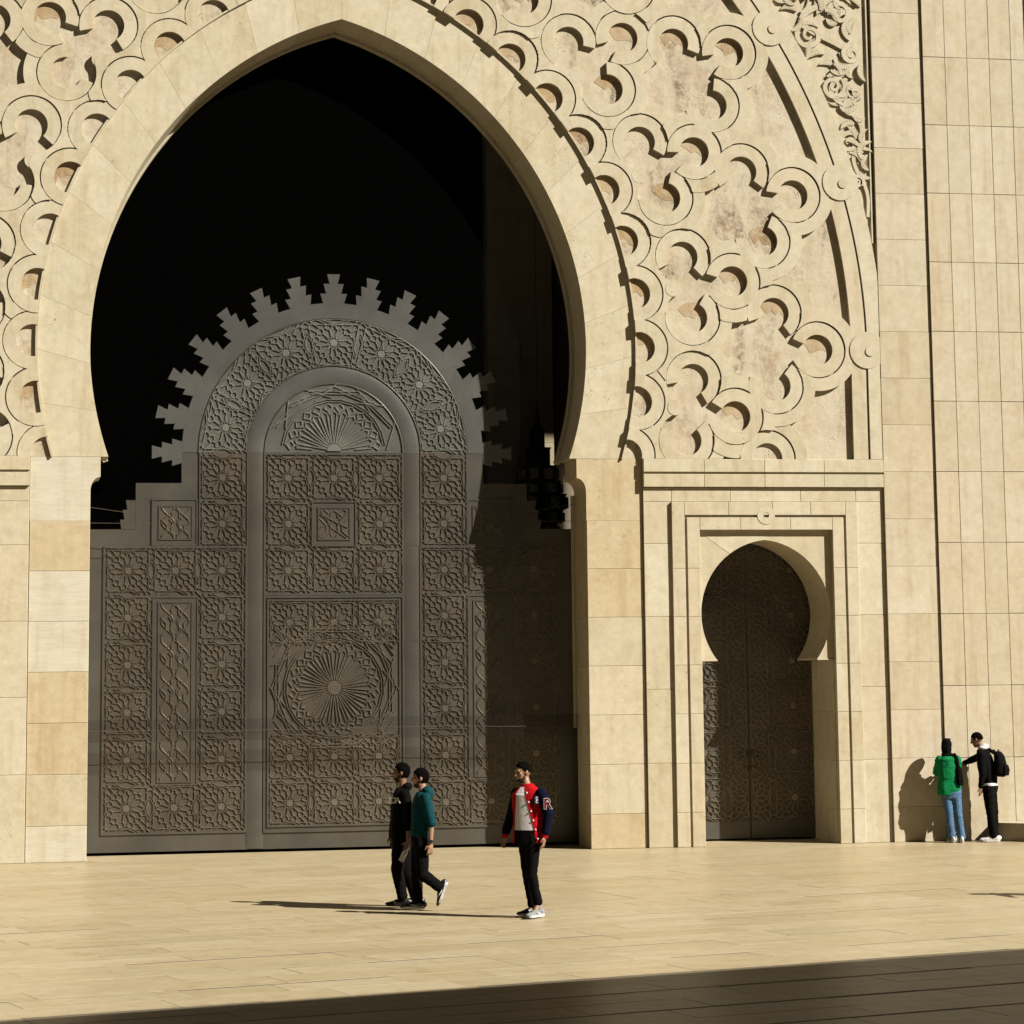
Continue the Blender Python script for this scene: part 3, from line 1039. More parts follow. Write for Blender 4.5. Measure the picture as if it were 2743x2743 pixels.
# --- leaf, upper field with its square boss
leafp = gbox('lattice_field', -1.148, 1.148, 4.10, 6.405, -0.003, 'ground_metal')
frame(leafp, -1.155, 1.155, 4.095, 6.42, 0.03, -0.022)
for i, z_ in enumerate((4.502, 5.258, 6.01)):
    for x_ in (-0.752, 0.0, 0.752):
        if i == 1 and x_ == 0: continue
        tile(x_, z_, leafp, -0.004)
pn = gbox('knotwork_panel', -0.36, 0.36, 4.90, 5.62, -0.010, 'titanium')
frame(pn, -0.37, 0.37, 4.89, 5.63, 0.022, -0.026)
gbox('panel_ground', -0.25, 0.25, 5.01, 5.51, -0.0125, 'ground_metal', parent=pn)
frame(pn, -0.27, 0.27, 4.99, 5.53, 0.02, -0.025)
m = MB()
e = 0
for sg in (-1, 1):
    for pts in ([(0.03, 5.05), (0.07, 5.12), (0.055, 5.26), (0.11, 5.32), (0.055, 5.38), (0.055, 5.44), (0.0, 5.48)],
                [(0.23, 5.06), (0.13, 5.14), (0.13, 5.24), (0.23, 5.34)], [(0.22, 5.46), (0.16, 5.49), (0.08, 5.42), (0.16, 5.36), (0.22, 5.40)],
                [(-0.22, 5.42), (0.0, 5.30), (0.22, 5.2)], [(-0.2, 5.03), (0.05, 5.2), (0.2, 5.45)]):
        for a, b_ in zip(pts, pts[1:]):
            bar(m, (sg * a[0], a[1]), (sg * b_[0], b_[1]), 0.02, 0.011 + e, base=-0.0125)
        e += 0.0009
m.build('knotwork', M['strap'], pn)

# --- leaf, lower field with the sunburst
low = gbox('lattice_field', -1.148, 1.148, 0.32, 4.085, -0.003, 'ground_metal')
frame(low, -1.155, 1.155, 0.305, 4.09, 0.035, -0.022)
frame(low, -1.095, 1.095, 0.39, 4.035, 0.03, -0.022)
SX, SZ = 0.0, 2.60
sc = 0.725
for i in range(5):
    for x_ in (-sc, 0, sc):
        z_ = 0.77 + i * 0.7225
        if hypot(x_, z_ - SZ) < 1.05: continue
        tile(x_, z_, low, -0.004, sx=0.96)
def burst(m, half=False, R1=0.58):
    e = 0
    def ok(*ps): return (not half) or all(p[1] > 0.012 for p in ps)
    def B(p, q, w=0.026, h=0.016):
        nonlocal e
        e += 1e-5
        if ok(p, q): bar(m, p, q, w, h + e + 0.003 * ((int(e * 1e5) * 7) % 5) / 5)
    n = 24
    for k in range(n):
        a = 360 / n * k
        for d in (-1, 1):
            B(pol(0.13, a + d * 1.0), pol(0.36, a + d * 4.0))
            B(pol(0.36, a + d * 4.0), pol(R1, a + d * 4.4))
            B(pol(R1, a + d * 4.4), pol(R1 + 0.04, a))
            B(pol(R1 + 0.03, a + d * 7.5), pol(R1 + 0.11, a + d * 2))
            B(pol(R1 + 0.11, a + d * 2), pol(R1 + 0.17, a + d * 7.5))
        B(pol(R1 - 0.02, a + 7.5), pol(R1 + 0.06, a + 7.5))
    for R2 in (R1 + 0.20, R1 + 0.24):
        for k in range(24):
            B(pol(R2, 15 * k + 7.5), pol(R2, 15 * k + 22.5), 0.02)
    for R2, off in ((R1 + 0.40, 0), (R1 + 0.40, 22.5), (R1 + 0.45, 0), (R1 + 0.45, 22.5)):
        for k in range(8):
            B(pol(R2, 45 * k + off), pol(R2, 45 * k + 45 + off), 0.022)
    for k in range(8):
        for d in (-1, 1):
            B(pol(R1 + 0.26, 45 * k + 11.25 + d * 9), pol(R1 + 0.5, 45 * k + 11.25 - d * 14), 0.022)
    disc = [pol(0.115, 15 * k) for k in range(24)] if not half else [pol(0.115, 7.5 * k) for k in range(25)]
    m.prism(disc, -0.02, 0.0)
m = MB(); burst(m)
o = m.build('sunburst', M['strap'], low); o.location = (SX, -0.004, SZ)
seg = MB()
for i, (x_, z_, dx, dz) in enumerate([(sx * 0.98, SZ + sz * 1.0, sx, sz) for sx in (-1, 1) for sz in (-1, 1)]):
    for k in range(5):
        bar(seg, (x_ - dx * 0.09 * k, z_ + 0.02 * k), (x_ - dx * 0.3 + dx * 0.1 * k, z_ - dz * 0.22), 0.02, 0.012 + 0.0007 * (i * 5 + k))
        bar(seg, (x_, z_ - dz * 0.12 * k), (x_ - dx * 0.26, z_ - dz * (0.4 - 0.07 * k)), 0.02, 0.0116 + 0.0007 * (i * 5 + k))
o = seg.build('corner_straps', M['strap'], low); o.location = (0, -0.004, 0)

# --- tympanum and arched field
def half_disc(r0, r1, n=48):
    m = MB()
    if r0 == 0:
        m.prism([(r1 * cos(pi * j / n), AZ + r1 * sin(pi * j / n)) for j in range(n + 1)], -0.003, 0)
    else:
        for j in range(n):
            a, b_ = pi * j / n, pi * (j + 1) / n
            m.prism([(r_ * cos(t_), AZ + r_ * sin(t_)) for r_, t_ in ((r0, a), (r1, a), (r1, b_), (r0, b_))], -0.003, 0)
    return m
ty = half_disc(0, 1.155).build('tympanum', M['silver_ground'], gate)
m = MB(); burst(m, True, 0.62)
o = m.build('sunburst', M['silver_strap'], ty); o.location = (0, -0.004, AZ + 0.03)
def arc_rib(name, r0, r1, bulge, parent, a0=0.0, a1=pi, n=48, mat='titanium'):
    v, f = [], []
    k = 8
    for j in range(n + 1):
        a = a0 + (a1 - a0) * j / n
        for i in range(k + 1):
            u = i / k
            r_ = r0 + (r1 - r0) * u
            v.append((r_ * cos(a), -0.006 - bulge * sin(pi * u) ** 0.7, AZ + r_ * sin(a)))
    for j in range(n):
        for i in range(k):
            p = j * (k + 1) + i
            f.append((p, p + 1, p + k + 2, p + k + 1))
    return obj(name, v, f, M[mat], parent, True)
arc_rib('smooth_archivolt', 1.155, 1.425, 0.012, gate, mat='silver_sheet')
for r_ in (1.128, 1.43, 2.20):
    arc_rib('arch_fillet', r_, r_ + 0.028, 0.018, gate)
ringf = half_disc(1.43, 2.215).build('arched_lattice_field', M['silver_ground'], gate)
rm = 1.825
dth = pi / 7
def warp_fn(x, z):
    # tile x runs along the arc, z outwards
    r_ = rm + z * 1.03
    a = pi / 2 - x / PT * dth
    return (r_ * cos(a), r_ * sin(a))
tw = tile_mesh(warp_fn, h=0.018)
wt = tw.build('rosette_lattice', M['silver_strap'], ringf)
wt.location = (0, -0.004, AZ)
wme = wt.data
for k in (-3, -2, -1, 1, 2, 3):
    o = bpy.data.objects.new('rosette_lattice', wme)
    COL.objects.link(o)
    o.parent = ringf
    o.location = (0, -0.004, AZ)
    o.rotation_euler = (0, k * dth, 0)
arc_rib('plain_archband', 2.235, 2.488, 0.0, gate, mat='silver_sheet')
# merlons
mp = []
for hb, ht, z0, z1 in ((0.175, 0.222, 0.0, 0.16), (0.125, 0.168, 0.16, 0.325), (0.068, 0.108, 0.325, 0.487)):
    mp.append((hb, ht, z0, z1))
side = []
for hb, ht, z0, z1 in mp: side += [(hb, z0), (ht, z1)]
# each tier flares upwards and steps in
poly = [(x, z_) for x, z_ in side] + [(-x, z_) for x, z_ in reversed(side)]
m = MB(); m.prism(poly, -0.005, 0.05, True)
mer = m.build('merlon', M['silver_sheet'], gate)
mer_me = mer.data
bpy.data.objects.remove(mer)
for k in range(15):
    a = pi * k / 14
    o = bpy.data.objects.new('merlon', mer_me)
    COL.objects.link(o)
    o.parent = gate
    o.location = (2.485 * cos(a), 0.0, AZ + 2.485 * sin(a))
    o.rotation_euler = (0, pi / 2 - a, 0)
for s in (-1, 1):
    poly = [(0.0, 0.0), (0.225, 0.0), (0.245, 0.155), (0.175, 0.155), (0.205, 0.315), (0.13, 0.315), (0.155, 0.47), (0.0, 0.47)]
    m = MB(); m.prism([(s * (3.228 + x), 5.174 + z_ * 1.0) for x, z_ in poly], -0.005, 0.05, True)
    m.build('half_merlon', M['titanium'], gate)
# plate seams and foot rail
gbox('foot_rail', -4.2, 4.2, 0.05, 0.115, -0.004, 'titanium')
m = MB()
for x_ in (-1.43, 1.43): m.box(x_ - 0.003, x_ + 0.003, -0.0015, 0, 0.12, 0.31)
m.build('sheet_seam', M['joint'], gate)

# ================================================================== THE SMALL DOOR
sd = empty('side_door', (6.98, 1.2, 0))
tag(sd, 'dark double-leaf lattice door in the small horseshoe doorway', 'door')
for s in (-1, 1):
    x0, x1 = sorted((s * 0.006, s * 1.135))
    lf = gbox('door_leaf', x0, x1, 0.03, 4.97, 0.0, 'ground_metal', yb=0.06, parent=sd)
    gbox('kick_plate', x0 + 0.004, x1 - 0.004, 0.035, 0.315, -0.012, 'titanium', parent=lf)
    m = MB()
    for i, (p, q) in enumerate(RS):
        for r_ in range(6):
            pass
    for r_ in range(6):
        z_ = 0.695 + 0.755 * r_
        o = tile(s * 0.775, z_, lf, -0.004)
    # half tiles meeting at the seam
    hm = MB()
    for i, (p, q) in enumerate(RS):
        P_ = [(p[0] * PT, p[1] * PT), (q[0] * PT, q[1] * PT)]
        if min(s * P_[0][0], s * P_[1][0]) < 0.008: continue
        bar(hm, P_[0], P_[1], 0.022, 0.0185 + i * 3e-5)
    hme = hm.build('half_rosette_lattice', M['strap'], lf)
    hd = hme.data
    hme.location = (s * 0.01, -0.004, 0.695)
    for r_ in range(1, 6):
        o = bpy.data.objects.new('half_rosette_lattice', hd)
        COL.objects.link(o); o.parent = lf
        o.location = (s * 0.01, -0.004, 0.695 + 0.755 * r_)
    # brass knob and knocker ring
    v, f = lathe([(0.0, -0.075), (0.028, -0.07), (0.036, -0.05), (0.03, -0.03), (0.016, -0.02), (0.016, 0.0), (0.03, 0.0)], 14)
    o = obj('knob', [(x, z_, y) for x, y, z_ in v], f, M['brass'], lf, True); o.location = (s * 0.065, -0.005, 1.19)
    m = MB()
    for k in range(16):
        a, b_ = 2 * pi * k / 16, 2 * pi * (k + 1) / 16
        bar(m, (0.06 * cos(a), 0.075 * sin(a)), (0.06 * cos(b_), 0.075 * sin(b_)), 0.016, 0.018)
    o = m.build('knocker_ring', M['brass'], lf); o.location = (s * 0.09, -0.012, 1.42)

# ================================================================== THE BIRD NET
net = empty('bird_net', (0, 0.72, 0))
tag(net, 'fine bird net hung across the great arch in front of the gate', 'net')
Zn = 1.975
v, f = [], []
Ncol = 60
def half_w(z_):
    if z_ < 5.72: return 3.975
    if z_ < Z_SP: return 3.82
    r2 = (R_IN - 0.01) ** 2 - (z_ - CZ) ** 2
    return CX + sqrt(max(0, r2))
zs = [Zn, 3.0, 4.4, 5.70, 5.73, 6.24, 6.27] + [6.27 + (13.40 - 6.27) * (i + 1) / 60 for i in range(60)]
for z_ in zs:
    w = max(0.005, half_w(z_) - 0.012)
    v += [(-w, 0.0, z_), (w, 0.0, z_)]
f = [(2 * i, 2 * i + 1, 2 * i + 3, 2 * i + 2) for i in range(len(zs) - 1)]
obj('net_sheet', v, f, M['net'], net)
m = MB(); m.add([(-3.96, -0.01, 1.79), (3.96, -0.01, 1.785), (3.96, -0.01, 2.13), (-3.96, -0.01, 2.14)], [(0, 1, 2, 3)])
m.build('net_hem', M['net2'], net)
m = MB()
N = 50
for i in range(N):
    x0, x1 = -3.96 + 7.92 * i / N, -3.96 + 7.92 * (i + 1) / N
    zf = lambda x: 1.955 + 0.012 * sin(x * 1.3) + 0.006 * sin(x * 4.1)
    bar(m, (x0, zf(x0)), (x1, zf(x1)), 0.009, 0.008, base=-0.02)
m.build('hem_rope', M['rope'], net)
m = MB()
for (p, q) in (((-3.96, 5.50), (-3.0, 5.36)), ((-3.96, 5.25), (-2.9, 5.24)), ((3.96, 5.56), (3.1, 5.42)), ((3.96, 5.28), (3.05, 5.27))):
    bar(m, p, q, 0.008, 0.008, base=-0.02)
m.build('guy_line', M['rope'], net)

# ================================================================== THE LANTERN
lan = empty('hanging_lantern', (4.10, 4.5, 4.85))
tag(lan, 'tiered dark metal lantern with frosted glass boxes hanging inside the arch on the right', 'lantern')
tiers = [(0.12, 0.0, 0.16), (0.20, 0.16, 0.34), (0.28, 0.34, 0.58), (0.36, 0.58, 0.82), (0.42, 0.82, 1.10), (0.34, 1.10, 1.34),
         (0.27, 1.34, 1.62), (0.19, 1.62, 1.95), (0.11, 1.95, 2.25)]
for i, (hw, z0, z1) in enumerate(tiers):
    m = MB(); m.box(-hw, hw, -hw, hw, z0 + 0.002, z1 - 0.03)
    m.box(-hw - 0.015, hw + 0.015, -hw - 0.015, hw + 0.015, z1 - 0.028, z1)
    t_ = m.build('lantern_tier', M['lantern'], lan)
    if 1 <= i <= 6:
        gm = MB()
        for q in range(4):
            c, s_ = cos(q * pi / 2), sin(q * pi / 2)
            for off in ((-0.5, 0.5) if hw > 0.25 else (0,)):
                cx_, cy_ = (hw + 0.035), off * hw
                b_ = 0.075
                x0, x1 = sorted(((cx_ - 0.04) * c - (cy_ - b_) * s_, (cx_ + 0.04) * c - (cy_ + b_) * s_))
                y0, y1 = sorted(((cx_ - 0.04) * s_ + (cy_ - b_) * c, (cx_ + 0.04) * s_ + (cy_ + b_) * c))
                gm.box(x0, x1, y0, y1, z0 + 0.03, z1 - 0.05)
        gm.build('glass_box', M['glass'], t_)
v, f = lathe([(0.12, 2.25), (0.10, 2.32), (0.05, 2.42), (0.02, 2.6), (0.012, 2.75)], 12)
obj('finial', v, f, M['lantern'], lan, True)
m = MB(); m.box(-0.005, 0.005, -0.005, 0.005, 2.75, 13.1); m.build('chain', M['lantern'], lan)

# ================================================================== STONE BLOCK AT THE RIGHT EDGE
bn = empty('stone_bench', (10.72, -0.2, 0))
tag(bn, 'low angled stone bench at the foot of the clad wall, right edge', 'bench')
def footprint(e): return [(0.0 - e, -0.16 - e), (1.05 - e * 0.5, -1.17 - e), (2.6, -1.17 - e), (2.6, 0.06), (0.0 - e, 0.06)]
def slab(poly, z0, z1, name, mat):
    n = len(poly)
    v = [(x, y, z0) for x, y in poly] + [(x, y, z1) for x, y in poly]
    f = [tuple(range(n, 2 * n))] + [(i, (i + 1) % n, (i + 1) % n + n, i + n) for i in range(n)]
    return obj(name, v, f, mat, bn)
slab(footprint(0), 0.0, 0.225, 'plinth', M['stone'])
slab(footprint(0.012), 0.227, 0.295, 'seat', M['stone'])

# ================================================================== BUILDING THAT SHADES THE FOREGROUND
arc = empty('opposite_building')
tag(arc, 'straight-roofed stone building behind the viewer that shades the near paving', 'building')
arc.rotation_euler = (0, 0, GA)
m = MB(); m.box(-2.0, 40.0, -37.0, -29.6 - 0.06, 0.0, 11.45); m.build('wall', M['clad'], arc)
m = MB(); m.box(-2.0, 40.1, -37.2, -29.6, 11.452, 12.0); m.build('cornice', M['clad'], arc)

#PEOPLE#
# ================================================================== PEOPLE
from mathutils import noise as mnoise
random.seed(11)
WORK = bpy.data.scenes.new('work')      # small scene in which clothes and bodies are fused
def work_graph():
    with bpy.context.temp_override(scene=WORK, view_layer=WORK.view_layers[0]):
        return bpy.context.evaluated_depsgraph_get()

def fabric(name, col, rough=0.9, noise_=0.3, sheen=0.0):
    return plain(name, col, rough, 0.0, noise_, 22.0, 0.35, 0.06, sheen)

class Soup(MB):
    """closed shapes that are fused into one skin"""
    def capsule(s, p, q, r0, r1, n=12, k=4):
        p, q = Vector(p), Vector(q)
        d = q - p
        L = d.length
        d = d.normalized() if L > 1e-6 else Vector((0, 0, 1))
        u = d.orthogonal().normalized()
        w = d.cross(u)
        rings = [(p - d * (r0 * cos(pi / 2 * i / k)), r0 * sin(pi / 2 * i / k)) for i in range(1, k + 1)]
        rings += [(q + d * (r1 * sin(pi / 2 * i / k)), r1 * cos(pi / 2 * i / k)) for i in range(k)]
        s.rings(rings, u, w, p - d * r0, q + d * r1, n)
    def rings(s, rings, u, w, a, b, n):
        v = [a]
        for c, r in rings:
            for i in range(n):
                t = 2 * pi * i / n
                v.append(c + u * (r * cos(t)) + w * (r * sin(t)))
        v.append(b)
        f = [(0, 1 + (i + 1) % n, 1 + i) for i in range(n)]
        for k in range(len(rings) - 1):
            for i in range(n):
                x, y = 1 + k * n + i, 1 + k * n + (i + 1) % n
                f.append((x, y, y + n, x + n))
        e = 1 + (len(rings) - 1) * n
        f += [(e + i, e + (i + 1) % n, len(v) - 1) for i in range(n)]
        s.add(v, f)
    def ell(s, c, ax, rad_, n=16, k=10):
        """ellipsoid: ax three axes, rad_ three radii"""
        c = Vector(c)
        v = [c + ax[2] * rad_[2]]
        for j in range(1, k):
            t = pi * j / k
            for i in range(n):
                a = 2 * pi * i / n
                v.append(c + ax[0] * (rad_[0] * sin(t) * cos(a)) + ax[1] * (rad_[1] * sin(t) * sin(a)) + ax[2] * (rad_[2] * cos(t)))
        v.append(c - ax[2] * rad_[2])
        f = [(0, 1 + i, 1 + (i + 1) % n) for i in range(n)]
        for j in range(k - 2):
            for i in range(n):
                x, y = 1 + j * n + i, 1 + j * n + (i + 1) % n
                f.append((x, x + n, y + n, y))
        e = 1 + (k - 2) * n
        f += [(e + i, len(v) - 1, e + (i + 1) % n) for i in range(n)]
        s.add(v, f)
    def loft(s, secs, n=20):
        """secs: (centre, half width, half depth, facing angle), bottom to top"""
        v, f = [], []
        for c, rx, ry, ph in secs:
            l = Vector((cos(ph), sin(ph), 0)); g = Vector((sin(ph), -cos(ph), 0))
            for i in range(n):
                t = 2 * pi * i / n
                ct, st = cos(t), sin(t)
                k = 1.0 / (abs(ct) ** 2.6 + abs(st) ** 2.6) ** (1 / 2.6)
                v.append(Vector(c) + l * (rx * ct * k) + g * (ry * st * k))
        for j in range(len(secs) - 1):
            for i in range(n):
                x, y = j * n + i, j * n + (i + 1) % n
                f.append((x, y, y + n, x + n))
        f.append(tuple(range(n - 1, -1, -1)))
        f.append(tuple(range((len(secs) - 1) * n, len(secs) * n)))
        s.add(v, f)
    def skin(s, name, mat, parent, voxel=0.008, smooth=3, fold=0.0, fscale=(9, 9, 5), seed=0.0, sf=0.5):
        me = bpy.data.meshes.new('tmp')
        me.from_pydata([tuple(v) for v in s.v], [], s.f)
        t = bpy.data.objects.new('tmp', me)
        WORK.collection.objects.link(t)
        md = t.modifiers.new('r', 'REMESH'); md.mode = 'VOXEL'; md.voxel_size = voxel; md.use_smooth_shade = True
        if smooth:
            ms = t.modifiers.new('s', 'SMOOTH'); ms.factor = sf; ms.iterations = smooth
        dg = work_graph()
        out = bpy.data.meshes.new_from_object(t.evaluated_get(dg))
        bpy.data.objects.remove(t); bpy.data.meshes.remove(me)
        if fold:
            nv = len(out.vertices)
            co, no = [0.0] * (3 * nv), [0.0] * (3 * nv)
            out.vertices.foreach_get('co', co)
            out.vertices.foreach_get('normal', no)
            for q in range(nv):
                x, y, z = co[3 * q:3 * q + 3]
                k = mnoise.noise(Vector((x * fscale[0] + seed, y * fscale[1], z * fscale[2] + x * 3)))
                k2 = abs(mnoise.noise(Vector((x * fscale[0] * 0.6 + 9 + seed, y * fscale[1] * 0.6, z * fscale[2] * 2.2 - x * 6)))) - 0.2
                d = fold * (k * 0.8 - k2 * 1.3)
                for e in range(3):
                    co[3 * q + e] += no[3 * q + e] * d
            out.vertices.foreach_set('co', co)
            out.update()
        out.name = name
        out.materials.clear(); out.materials.append(mat)
        out.polygons.foreach_set('use_smooth', [True] * len(out.polygons))
        o = bpy.data.objects.new(name, out)
        COL.objects.link(o)
        o.parent = parent
        return o

def head_axes(ph, tilt=0.0, roll=0.0):
    l = Vector((cos(ph), sin(ph), 0)); g = Vector((sin(ph), -cos(ph), 0)); u = Vector((0, 0, 1))
    g2 = (g * cos(tilt) - u * sin(tilt)).normalized()
    u2 = (u * cos(tilt) + g * sin(tilt)).normalized()
    return l, g2, u2

def add_head(sp, c, ax, k=1.0):
    l, g, u = ax
    c = Vector(c)
    sp.ell(c + u * 0.022 * k - g * 0.008, (l, g, u), (0.074 * k, 0.094 * k, 0.092 * k))
    sp.ell(c - u * 0.035 * k + g * 0.022 * k, (l, g, u), (0.060 * k, 0.066 * k, 0.078 * k))
    sp.ell(c - u * 0.088 * k + g * 0.055 * k, (l, g, u), (0.030 * k, 0.026 * k, 0.024 * k))
    sp.capsule(c + g * 0.084 * k + u * 0.020 * k, c + g * 0.107 * k - u * 0.022 * k, 0.009 * k, 0.0135 * k, 8)
    sp.capsule(c + g * 0.078 * k + u * 0.034 * k - l * 0.034 * k, c + g * 0.078 * k + u * 0.034 * k + l * 0.034 * k, 0.012 * k, 0.012 * k, 8)
    sp.capsule(c + g * 0.080 * k - u * 0.052 * k - l * 0.017 * k, c + g * 0.080 * k - u * 0.052 * k + l * 0.017 * k, 0.0095 * k, 0.0095 * k, 8)
    sp.ell(c + g * 0.060 * k - u * 0.006 * k + l * 0.040 * k, (l, g, u), (0.022, 0.020, 0.026), 10, 8)
    sp.ell(c + g * 0.060 * k - u * 0.006 * k - l * 0.040 * k, (l, g, u), (0.022, 0.020, 0.026), 10, 8)
    for sg in (-1, 1):
        sp.ell(c + l * (sg * 0.077 * k) - g * 0.008 + u * 0.002, ((l + g * 0.3 * -sg).normalized(), g, u), (0.011, 0.021, 0.031), 10, 8)

def hair(name, c, ax, mat, parent, k=1.0, top=1.10, line=0.030, fade=0.10, back=-0.075):
    l, g, u = ax
    c = Vector(c) + u * 0.022 * k - g * 0.010
    s = Soup()
    s.ell((0, 0, 0), (Vector((1, 0, 0)), Vector((0, 1, 0)), Vector((0, 0, 1))), (1, 1, 1), 40, 30)
    vs = []
    for v in s.v:
        x, y, z = v
        # below the hairline the cap dives under the skin
        fr = max(0.0, y)
        side = abs(x)
        lim = back / 0.09 + (line - back) / 0.09 * min(1, max(0, (y + 0.05) / 0.75))
        lim = lim - (0.35 * max(0, side - 0.75) * 2 if -0.2 < y < 0.55 else 0)
        t = min(1, max(0, (z - lim) / fade))
        r = 0.90 + (top - 0.90) * t
        n_ = 1 + (0.05 * mnoise.noise(Vector((x * 5, y * 5, z * 5))) + 0.03 * mnoise.noise(Vector((x * 17, y * 17, z * 17)))) * t
        vs.append(c + l * (x * 0.076 * k * r * n_) + g * (y * 0.096 * k * r * n_) + u * (z * 0.095 * k * r * n_ * (1.05 if z > 0 else 1)))
    return obj(name, vs, s.f, mat, parent, True)

def beard(name, c, ax, mat, parent, k=1.0):
    l, g, u = ax
    c = Vector(c) - u * 0.035 * k + g * 0.022 * k
    s = Soup()
    s.ell((0, 0, 0), (Vector((1, 0, 0)), Vector((0, 1, 0)), Vector((0, 0, 1))), (1, 1, 1), 32, 24)
    vs = []
    for x, y, z in s.v:
        lim = -0.30 if y > 0.5 else -0.30 + 0.9 * min(1, (0.5 - y))
        t = min(1, max(0, (lim - z) / 0.2 + 0.5)) * (1 if y > -0.25 else 0)
        r = 0.9 + 0.125 * t
        vs.append(c + l * (x * 0.060 * k * r) + g * (y * 0.066 * k * r + (0.012 if z < -0.5 and y > 0 else 0)) + u * (z * 0.080 * k * r))
    return obj(name, vs, s.f, mat, parent, True)

def add_hand(sp, w, tip, nrm, curl=0.35, k=1.0, thumb=1):
    w, tip, nrm = Vector(w), Vector(tip), Vector(nrm).normalized()
    d = (tip - w)
    L = 0.185 * k
    d.normalize()
    side = d.cross(nrm).normalized()
    nrm = side.cross(d).normalized()
    pc = w + d * 0.045 * k
    sp.ell(pc, (side, nrm, d), (0.040 * k, 0.017 * k, 0.052 * k), 12, 8)
    for i, (o, ln) in enumerate(((-0.030, 0.066), (-0.010, 0.078), (0.010, 0.074), (0.029, 0.058))):
        b = w + d * 0.082 * k + side * o * k
        d1 = (d + side * o * 3 + nrm * curl * 0.5).normalized()
        m1 = b + d1 * ln * 0.5 * k
        d2 = (d1 + nrm * curl * 1.6).normalized()
        sp.capsule(b, m1, 0.0095 * k, 0.009 * k, 8, 3)
        sp.capsule(m1, m1 + d2 * ln * 0.5 * k, 0.009 * k, 0.0075 * k, 8, 3)
    b = w + d * 0.030 * k - side * 0.034 * k * thumb
    m1 = b + (d * 0.7 - side * 0.6 * thumb + nrm * 0.3).normalized() * 0.034 * k
    sp.capsule(b, m1, 0.012 * k, 0.0105 * k, 8, 3)
    sp.capsule(m1, m1 + (d * 0.95 - side * 0.1 * thumb + nrm * 0.35).normalized() * 0.030 * k, 0.0105 * k, 0.008 * k, 8, 3)

def shoe(parent, ankle, toe, upper, sole, big=1.0, mark=None):
    """toe: tip of the shoe; sole follows the line heel - toe"""
    a, t = Vector(ankle), Vector(toe)
    f = (t - a); 
    # foot direction in the plane that holds ankle, toe and the sole normal
    up = Vector((0, 0, 1))
    if abs(f.normalized().z) > 0.75:
        up = Vector((-0.93, 0, 0.36)) if f.x < 0 else Vector((-0.93, 0, 0.36))
    g = f - up * f.dot(up)
    g = g.normalized()
    l = g.cross(up).normalized()
    up = l.cross(g).normalized()
    drop = (a - t).dot(up)
    base = a - up * drop            # under the ankle at sole level
    L = 0.285 * big
    heel = base - g * 0.085
    s = Soup()
    W = 0.048 * big
    def P(x, y, z): return heel + g * x * L + l * y + up * z
    for x, w, h in ((0.12, 0.036, 0.075), (0.30, 0.037, 0.085), (0.50, 0.041, 0.068), (0.68, 0.044, 0.050), (0.84, 0.040, 0.040)):
        s.ell(P(x, 0, h * 0.5 + 0.012), (g, l, up), (0.068, w * big, h * 0.62), 14, 8)
    s.capsule(P(0.26, 0, 0.07), a + up * 0.035, 0.042, 0.044, 12)
    sh = s.skin('shoe', upper, parent, 0.006, 3)
    m = MB()
    out = [(-0.02, 0.022), (-0.03, 0.0), (-0.02, -0.022), (0.08, -0.036), (0.3, -0.036), (0.5, -0.040), (0.7, -0.048), (0.88, -0.040), (0.98, -0.020), (1.0, 0.0),
           (0.98, 0.02), (0.88, 0.040), (0.7, 0.048), (0.5, 0.040), (0.3, 0.036), (0.08, 0.036)]
    n = len(out)
    v = [P(x, y * big, 0.002 + (0.008 if x > 0.9 else 0)) for x, y in out] + [P(x, y * big * 1.04, 0.030 + (0.006 if x < 0.1 else 0)) for x, y in out]
    m.add(v, [tuple(range(n - 1, -1, -1)), tuple(range(n, 2 * n))] + [(i, (i + 1) % n, (i + 1) % n + n, i + n) for i in range(n)])
    m.build('sole', sole, sh)
    if mark:
        mm = MB()
        for sg in (-1, 1):
            q = [P(0.30, sg * 0.0405 * big, 0.045), P(0.42, sg * 0.0435 * big, 0.034), P(0.66, sg * 0.046 * big, 0.060), P(0.44, sg * 0.0445 * big, 0.052)]
            mm.add(q + [x + l * sg * 0.004 for x in q], [(4, 5, 6, 7), (0, 1, 5, 4), (1, 2, 6, 5), (2, 3, 7, 6), (3, 0, 4, 7)])
        mm.build('side_mark', mark, sh)
    return sh

CAMYAW = atan2(-0.187972, 0.982116)
SKIN = {}
for nm, c in (('tan', (0.36, 0.19, 0.11)), ('brown', (0.26, 0.135, 0.08)), ('light', (0.42, 0.24, 0.15))):
    mt = plain('skin_' + nm, c, 0.5, 0.0, 0.12, 30.0, 0.0, 0.4)
    mt.node_tree.nodes['Principled BSDF'].inputs['Subsurface Weight'].default_value = 0.0
    SKIN[nm] = mt
M['hair'] = plain('black_hair', (0.005, 0.004, 0.0035), 0.95, 0.0, 0.4, 60.0, 0.8, 0.02)
M['beard'] = plain('short_beard', (0.060, 0.033, 0.021), 0.8, 0.0, 0.5, 90.0, 0.3, 0.1)
M['eye'] = plain('eye', (0.03, 0.02, 0.015), 0.2, 0, 0.0)
M['black_cloth'] = fabric('black_cotton', (0.004, 0.0038, 0.004))
M['black_denim'] = fabric('black_denim', (0.005, 0.0047, 0.0047))
M['teal'] = fabric('teal_jersey', (0.006, 0.060, 0.075))
M['red'] = fabric('red_wool', (0.50, 0.006, 0.012), 0.8, 0.15)
M['navy'] = fabric('navy_wool', (0.004, 0.006, 0.022), 0.9)
M['white_cloth'] = fabric('white_cotton', (0.80, 0.77, 0.80), 0.85, 0.08)
M['green'] = fabric('green_jersey', (0.006, 0.23, 0.075), 0.8, 0.2)
M['denim'] = fabric('blue_denim', (0.11, 0.21, 0.36), 0.85, 0.3)
